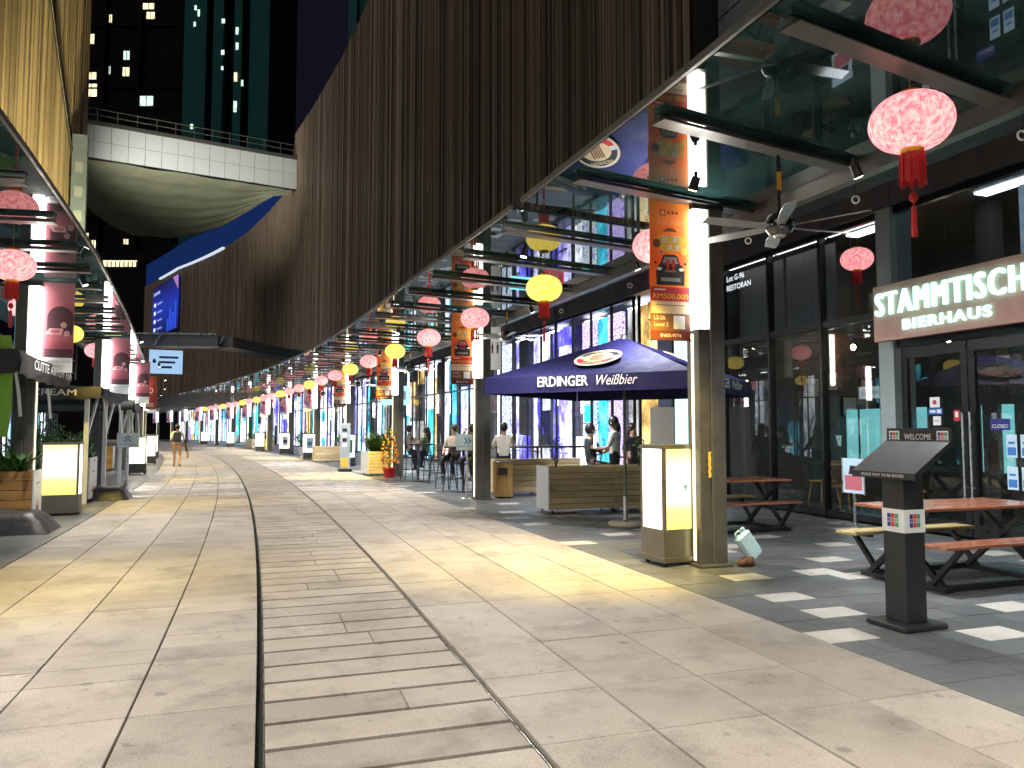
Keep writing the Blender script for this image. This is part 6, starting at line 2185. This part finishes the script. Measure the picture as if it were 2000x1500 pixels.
# fabric covered soffit with seams, sagging between battens
m_ = MB()
NX, NY = 28, 24
vs_, fs = [], []
for j in range(NY + 1):
    for i in range(NX + 1):
        u, v = i / NX, j / NY
        dep = lerp_table([(0, 12.7), (.14, 17.5), (.28, 20.2), (.51, 19.4), (.66, 17), (.78, 13.0), (.86, 7.0), (.92, 2.0), (1, .8)], u)
        x, y = u * LBR - .3 + 1.2 * v * (1 - u), .32 + dep * v
        z = -.02 - .16 * abs(math.sin(v * math.pi * 6)) - .05 * math.sin(u * 23 + v * 9) * math.sin(v * 31 + u * 4)
        vs_.append((x, y, z))
for j in range(NY):
    for i in range(NX): fs.append((j * 29 + i, j * 29 + i + 1, j * 29 + 30 + i, j * 29 + 29 + i))
m_.add(vs_, fs, 0, True)
m_.build('fabric_soffit', pm('olive sheet', (.21, .22, .15), .7, var=.2, vscale=.8, bump=.5, bscale=4), br)
m_ = MB()
m_.add([(x, y, z + .5) for x, y, z in vs_], fs, 0)
m_.build('deck', M['slat_back'], br)
for z in (2.95, 3.35):
    MB().cyl((-1, .2, z), (LBR, .2, z), .03, seg=6).build('rail', M['bronze'], br)
for i in range(13):
    MB().cyl((i * LBR / 12, .2, 2.45), (i * LBR / 12, .2, 3.4), .03, seg=6).build('rail_post', M['bronze'], br)
lamp = spot_light(br, (0.5, -9, -9.5), (8.5, 2, 1.0), 4800, (1.0, .98, .84), 58, .9, .3)
fl_ = thing('floodlight', 'floodlight on the awning side roof aimed up at the skybridge', 'floodlight', br.matrix_basis @ Vector((.5, -9.15, -9.75)), rzb)
MB().box((0, 0, 0), (.35, .3, .3)).build('housing', M['black'], fl_)
MB().cyl((0, 0, -.15), (0, 0, -5.2), .05, seg=8).build('mast', M['black'], fl_)

# canopy crossing the promenade
pts = [W(32.7, -8.2, 6.0), W(31.3, -4.3, 6.0), W(34.7, -1.9, 6.0), W(39.3, 2.0, 6.0)]
cc = thing('crossing_canopy', 'dark grey bent canopy crossing high over the promenade', 'canopy', pts[0])
o0 = pts[0]
m_, tr_ = MB(), MB()
for a, b_ in zip(pts, pts[1:]):
    m_.bar(a - o0 + Vector((0, .6, -.32)), b_ - o0 + Vector((0, .6, -.32)), 1.2, .5)
    tr_.bar(a - o0 + Vector((0, -.05, 0)), b_ - o0 + Vector((0, -.05, 0)), .08, .08)
m_.build('deck', pm('grey canopy metal', (.09, .085, .095), .5), cc)
tr_.build('edge_trim', M['alu'], cc)
for k, t_ in enumerate((.12, .42, .7, .95)):
    seg_ = 0 if t_ < .4 else (1 if t_ < .72 else 2)
    a, b_ = pts[seg_], pts[seg_ + 1]
    f_ = (t_ * 3) % 1
    p = a + (b_ - a) * f_ - o0
    MB().bar(p + Vector((.15, -.08, -.05)), p + Vector((-.15, -.12, -.55)), .07, .07).build('bracket', M['alu'], cc)
hb = thing('hanging_board', 'pale blue notice board hanging under the crossing canopy', 'sign', (-15.4, 33.6, 4.0), R(24))
MB().bbox((-.68, -.03, 0), (.68, .03, 1.05)).build('board', em('pale blue lit board', (.32, .50, .72), .4, sample=False), hb)
m_ = MB()
for i in range(3): rect(m_, -.28, .68 - i * .22, .5 - .12 * i, .78 - i * .22, 0, -.034)
disc(m_, (-.47, .55), .07, .10, 0, 12, -.034)
m_.build('print', MP['navy'], hb)
for x in (-.5, .5): MB().cyl((x, 0, 1.05), (x, 0, 1.55), .012, seg=6).build('hanger', M['black'], hb)
# big blue poster on the far battens
ps = at_street('wall_poster', 'tall blue lit poster on the far dark battens', 'poster', 113.5, WN - .35, 15.4)
M['poster'] = grad_mat('blue poster print', 'z', [(0, (.005, .008, .06)), (4, (.01, .03, .35)), (7.6, (.005, .006, .05))], emit=.3)
MB().bbox((-.05, -7.6, 0), (.05, 7.6, 7.6)).build('sheet', M['poster'], ps)
m_ = MB()
m_.text('SWNK', (-.06, 7.0, 6.3), (0, -1, 0), ZA, .5, 0, width=4.2, align='L')
for i in range(4):
    z = 4.6 - i * 1.25
    m_.poly([(-.06, 6.6, z), (-.06, 5.4, z), (-.06, 5.4, z + .55), (-.06, 6.6, z + .55)], 0)
    m_.poly([(-.06, 4.6, z + .1), (-.06, 1.4, z + .1), (-.06, 1.4, z + .4), (-.06, 4.6, z + .4)], 1)
for i, h in enumerate((2.0, 3.4, 2.6, 4.0)): m_.poly([(-.06, -1.5 - i * 1.4, .2), (-.06, -2.6 - i * 1.4, .2), (-.06, -2.6 - i * 1.4, h), (-.06, -1.5 - i * 1.4, h)], 2)
m_.poly([(-.062, -4.5, 7.5), (-.062, -7.5, 7.5), (-.062, -7.5, 5.4)], 3)
m_.build('print', [em('poster white', (.6, .7, 1), .5, sample=False), em('poster pale', (.2, .25, .6), .4, sample=False), em('poster skyline', (.02, .06, .5), .5, sample=False), em('poster corner', (.4, .2, .5), .35, sample=False)], ps)

# ================================================================== TOWERS
M['tower_dark'] = pm('dark tower wall', (.010, .008, .0075), .9, ior=1.05, var=.15, vscale=.1)
M['tower_fin'] = pm('teal tower cladding', (.016, .07, .07), .8, ior=1.05, var=.1, vscale=.1)
M['tower_win'] = pm('unlit tower window', (.005, .006, .007), .8, ior=1.05)
WIN = [em('warm lit window', (1.0, .86, .50), .5, var=.3, vscale=2, sample=False), em('pale lit window', (.75, 1.0, .85), .4, var=.3, vscale=2, sample=False)]
def at_px(xp, yp, d):
    u, v = (xp - 1000) / 1480, (750 - yp) / 1480
    sp_, cp_ = math.sin(R(3.48)), math.cos(R(3.48))
    dy, dz = cp_ - v * sp_, sp_ + v * cp_
    t_ = d / dy
    return Vector((u * t_, d, 1.5 + dz * t_))
D1 = 150.0
ta = thing('tower_block', 'dark apartment tower with scattered warm lit windows', 'building', (px(245, D1), D1, 0), R(0))
ox = px(245, D1)
x0, x1 = px(120, D1) - ox, px(345, D1) - ox
MB().bbox((x0, 0, 0), (x1, 20, 110)).build('wall', M['tower_dark'], ta)
r2 = random.Random(5)
xs = [x0 + 1.2 + i * 2.45 for i in range(9)]
m_ = MB()
for i, x in enumerate(xs):
    for f in range(30):
        z = 6 + f * 3.3
        m_.bbox((x, -.04, z), (x + 1.4, .1, z + 1.7))
tag(m_.build('dark_windows', M['tower_win'], ta), kind='stuff')
for f in range(0, 33, 4):
    MB().bbox((x0, -.3, 4.6 + f * 3.3), (x1, -.01, 4.9 + f * 3.3)).build('ledge', M['tower_dark'], ta)
for i, x in enumerate((x0 + 6.0, x0 + 13.2)):
    MB().bbox((x, -.6, 0), (x + .5, -.01, 110)).build('rib', M['tower_dark'], ta)
lit = [(176, 76, 16, 20), (160, 78, 6, 16), (178, 176, 22, 26), (178, 148, 20, 14), (247, 108, 12, 18), (246, 140, 13, 18), (286, 197, 26, 20), (290, 12, 22, 12), (294, 30, 16, 14), (216, 36, 5, 16), (152, 120, 4, 14), (214, 137, 3, 16), (183, 477, 8, 16), (246, 472, 9, 10), (168, 462, 9, 14)]
for xp, yp, w_, h_ in lit:
    c = at_px(xp, yp, D1 - .1)
    a, b_ = w_ / 1480 * D1 / 2, h_ / 1480 * D1 / 2
    f = MB().bbox((c.x - ox - a, -.12, c.z - b_), (c.x - ox + a, -.05, c.z + b_)).build('lit_window', WIN[(xp + yp) % 2], ta)
    MB().bbox((c.x - ox - .06, -.16, c.z - b_), (c.x - ox + .06, -.125, c.z + b_)).build('window_bar', M['tower_dark'], f)
D2 = 140.0
tb = thing('tower_block', 'teal finned tower with slits of lit windows', 'building', (px(430, D2), D2, 0), 0)
ox = px(430, D2)
for a, b_, dep, mt in ((340, 385, 0, 'tower_fin'), (385, 397, 1.5, 'tower_dark'), (397, 418, .3, 'tower_fin'), (418, 440, 1.8, 'tower_dark'), (440, 456, .2, 'tower_fin'), (456, 470, 1.5, 'tower_dark'), (470, 480, .6, 'tower_fin'), (480, 512, 0, 'tower_fin')):
    MB().bbox((px(a, D2) - ox, dep, 0), (px(b_, D2) - ox - .02, 18, 130)).build('fin' if mt == 'tower_fin' else 'recess', M[mt], tb)
for xp, yp, w_, h_ in ((382, 15, 4, 9), (388, 25, 4, 14), (380, 47, 4, 9), (436, 41, 6, 9), (435, 102, 6, 9), (434, 133, 4, 7), (463, 60, 5, 14), (463, 90, 5, 14), (460, 150, 6, 18), (473, 162, 4, 12), (459, 208, 6, 22), (374, 247, 5, 10)):
    c = at_px(xp, yp, D2 - .2)
    a, b_ = w_ / 1480 * D2 / 2, h_ / 1480 * D2 / 2
    MB().bbox((c.x - ox - a, -.25, c.z - b_), (c.x - ox + a, -.1, c.z + b_)).build('lit_window', WIN[(xp + yp) % 2], tb)
D3 = 110.0
tc_ = thing('tower_block', 'slim teal tower edge rising behind the battens', 'building', (px(700, D3), D3, 0), 0)
MB().bbox((px(670, D3) - px(700, D3), 0, 0), (px(760, D3) - px(700, D3), 12, 95)).build('wall', pm('teal grey tower wall', (.03, .08, .085), .8, ior=1.05), tc_)
MB().bbox((px(686, D3) - px(700, D3), -.4, 0), (px(689, D3) - px(700, D3), -.01, 95)).build('fin', M['tower_fin'], tc_)
# far podium with a lit storey seen below the bridge
D4 = 120.0
pd = thing('podium', 'dark podium block with one yellow lit storey below the skybridge', 'building', (px(240, D4), D4, 0), 0)
MB().bbox((-12, 0, 0), (12, 14, 30)).build('wall', M['tower_dark'], pd)
c0, c1 = at_px(202, 521, D4), at_px(268, 509, D4)
MB().bbox((c0.x - px(240, D4), -.15, c0.z), (c1.x - px(240, D4), -.03, c1.z)).build('lit_storey', WIN[0], pd)
for i in range(9):
    x = c0.x - px(240, D4) + i * (c1.x - c0.x) / 8
    MB().bbox((x - .07, -.22, c0.z - .3), (x + .07, -.16, c1.z - .2)).build('baluster', M['black'], pd)
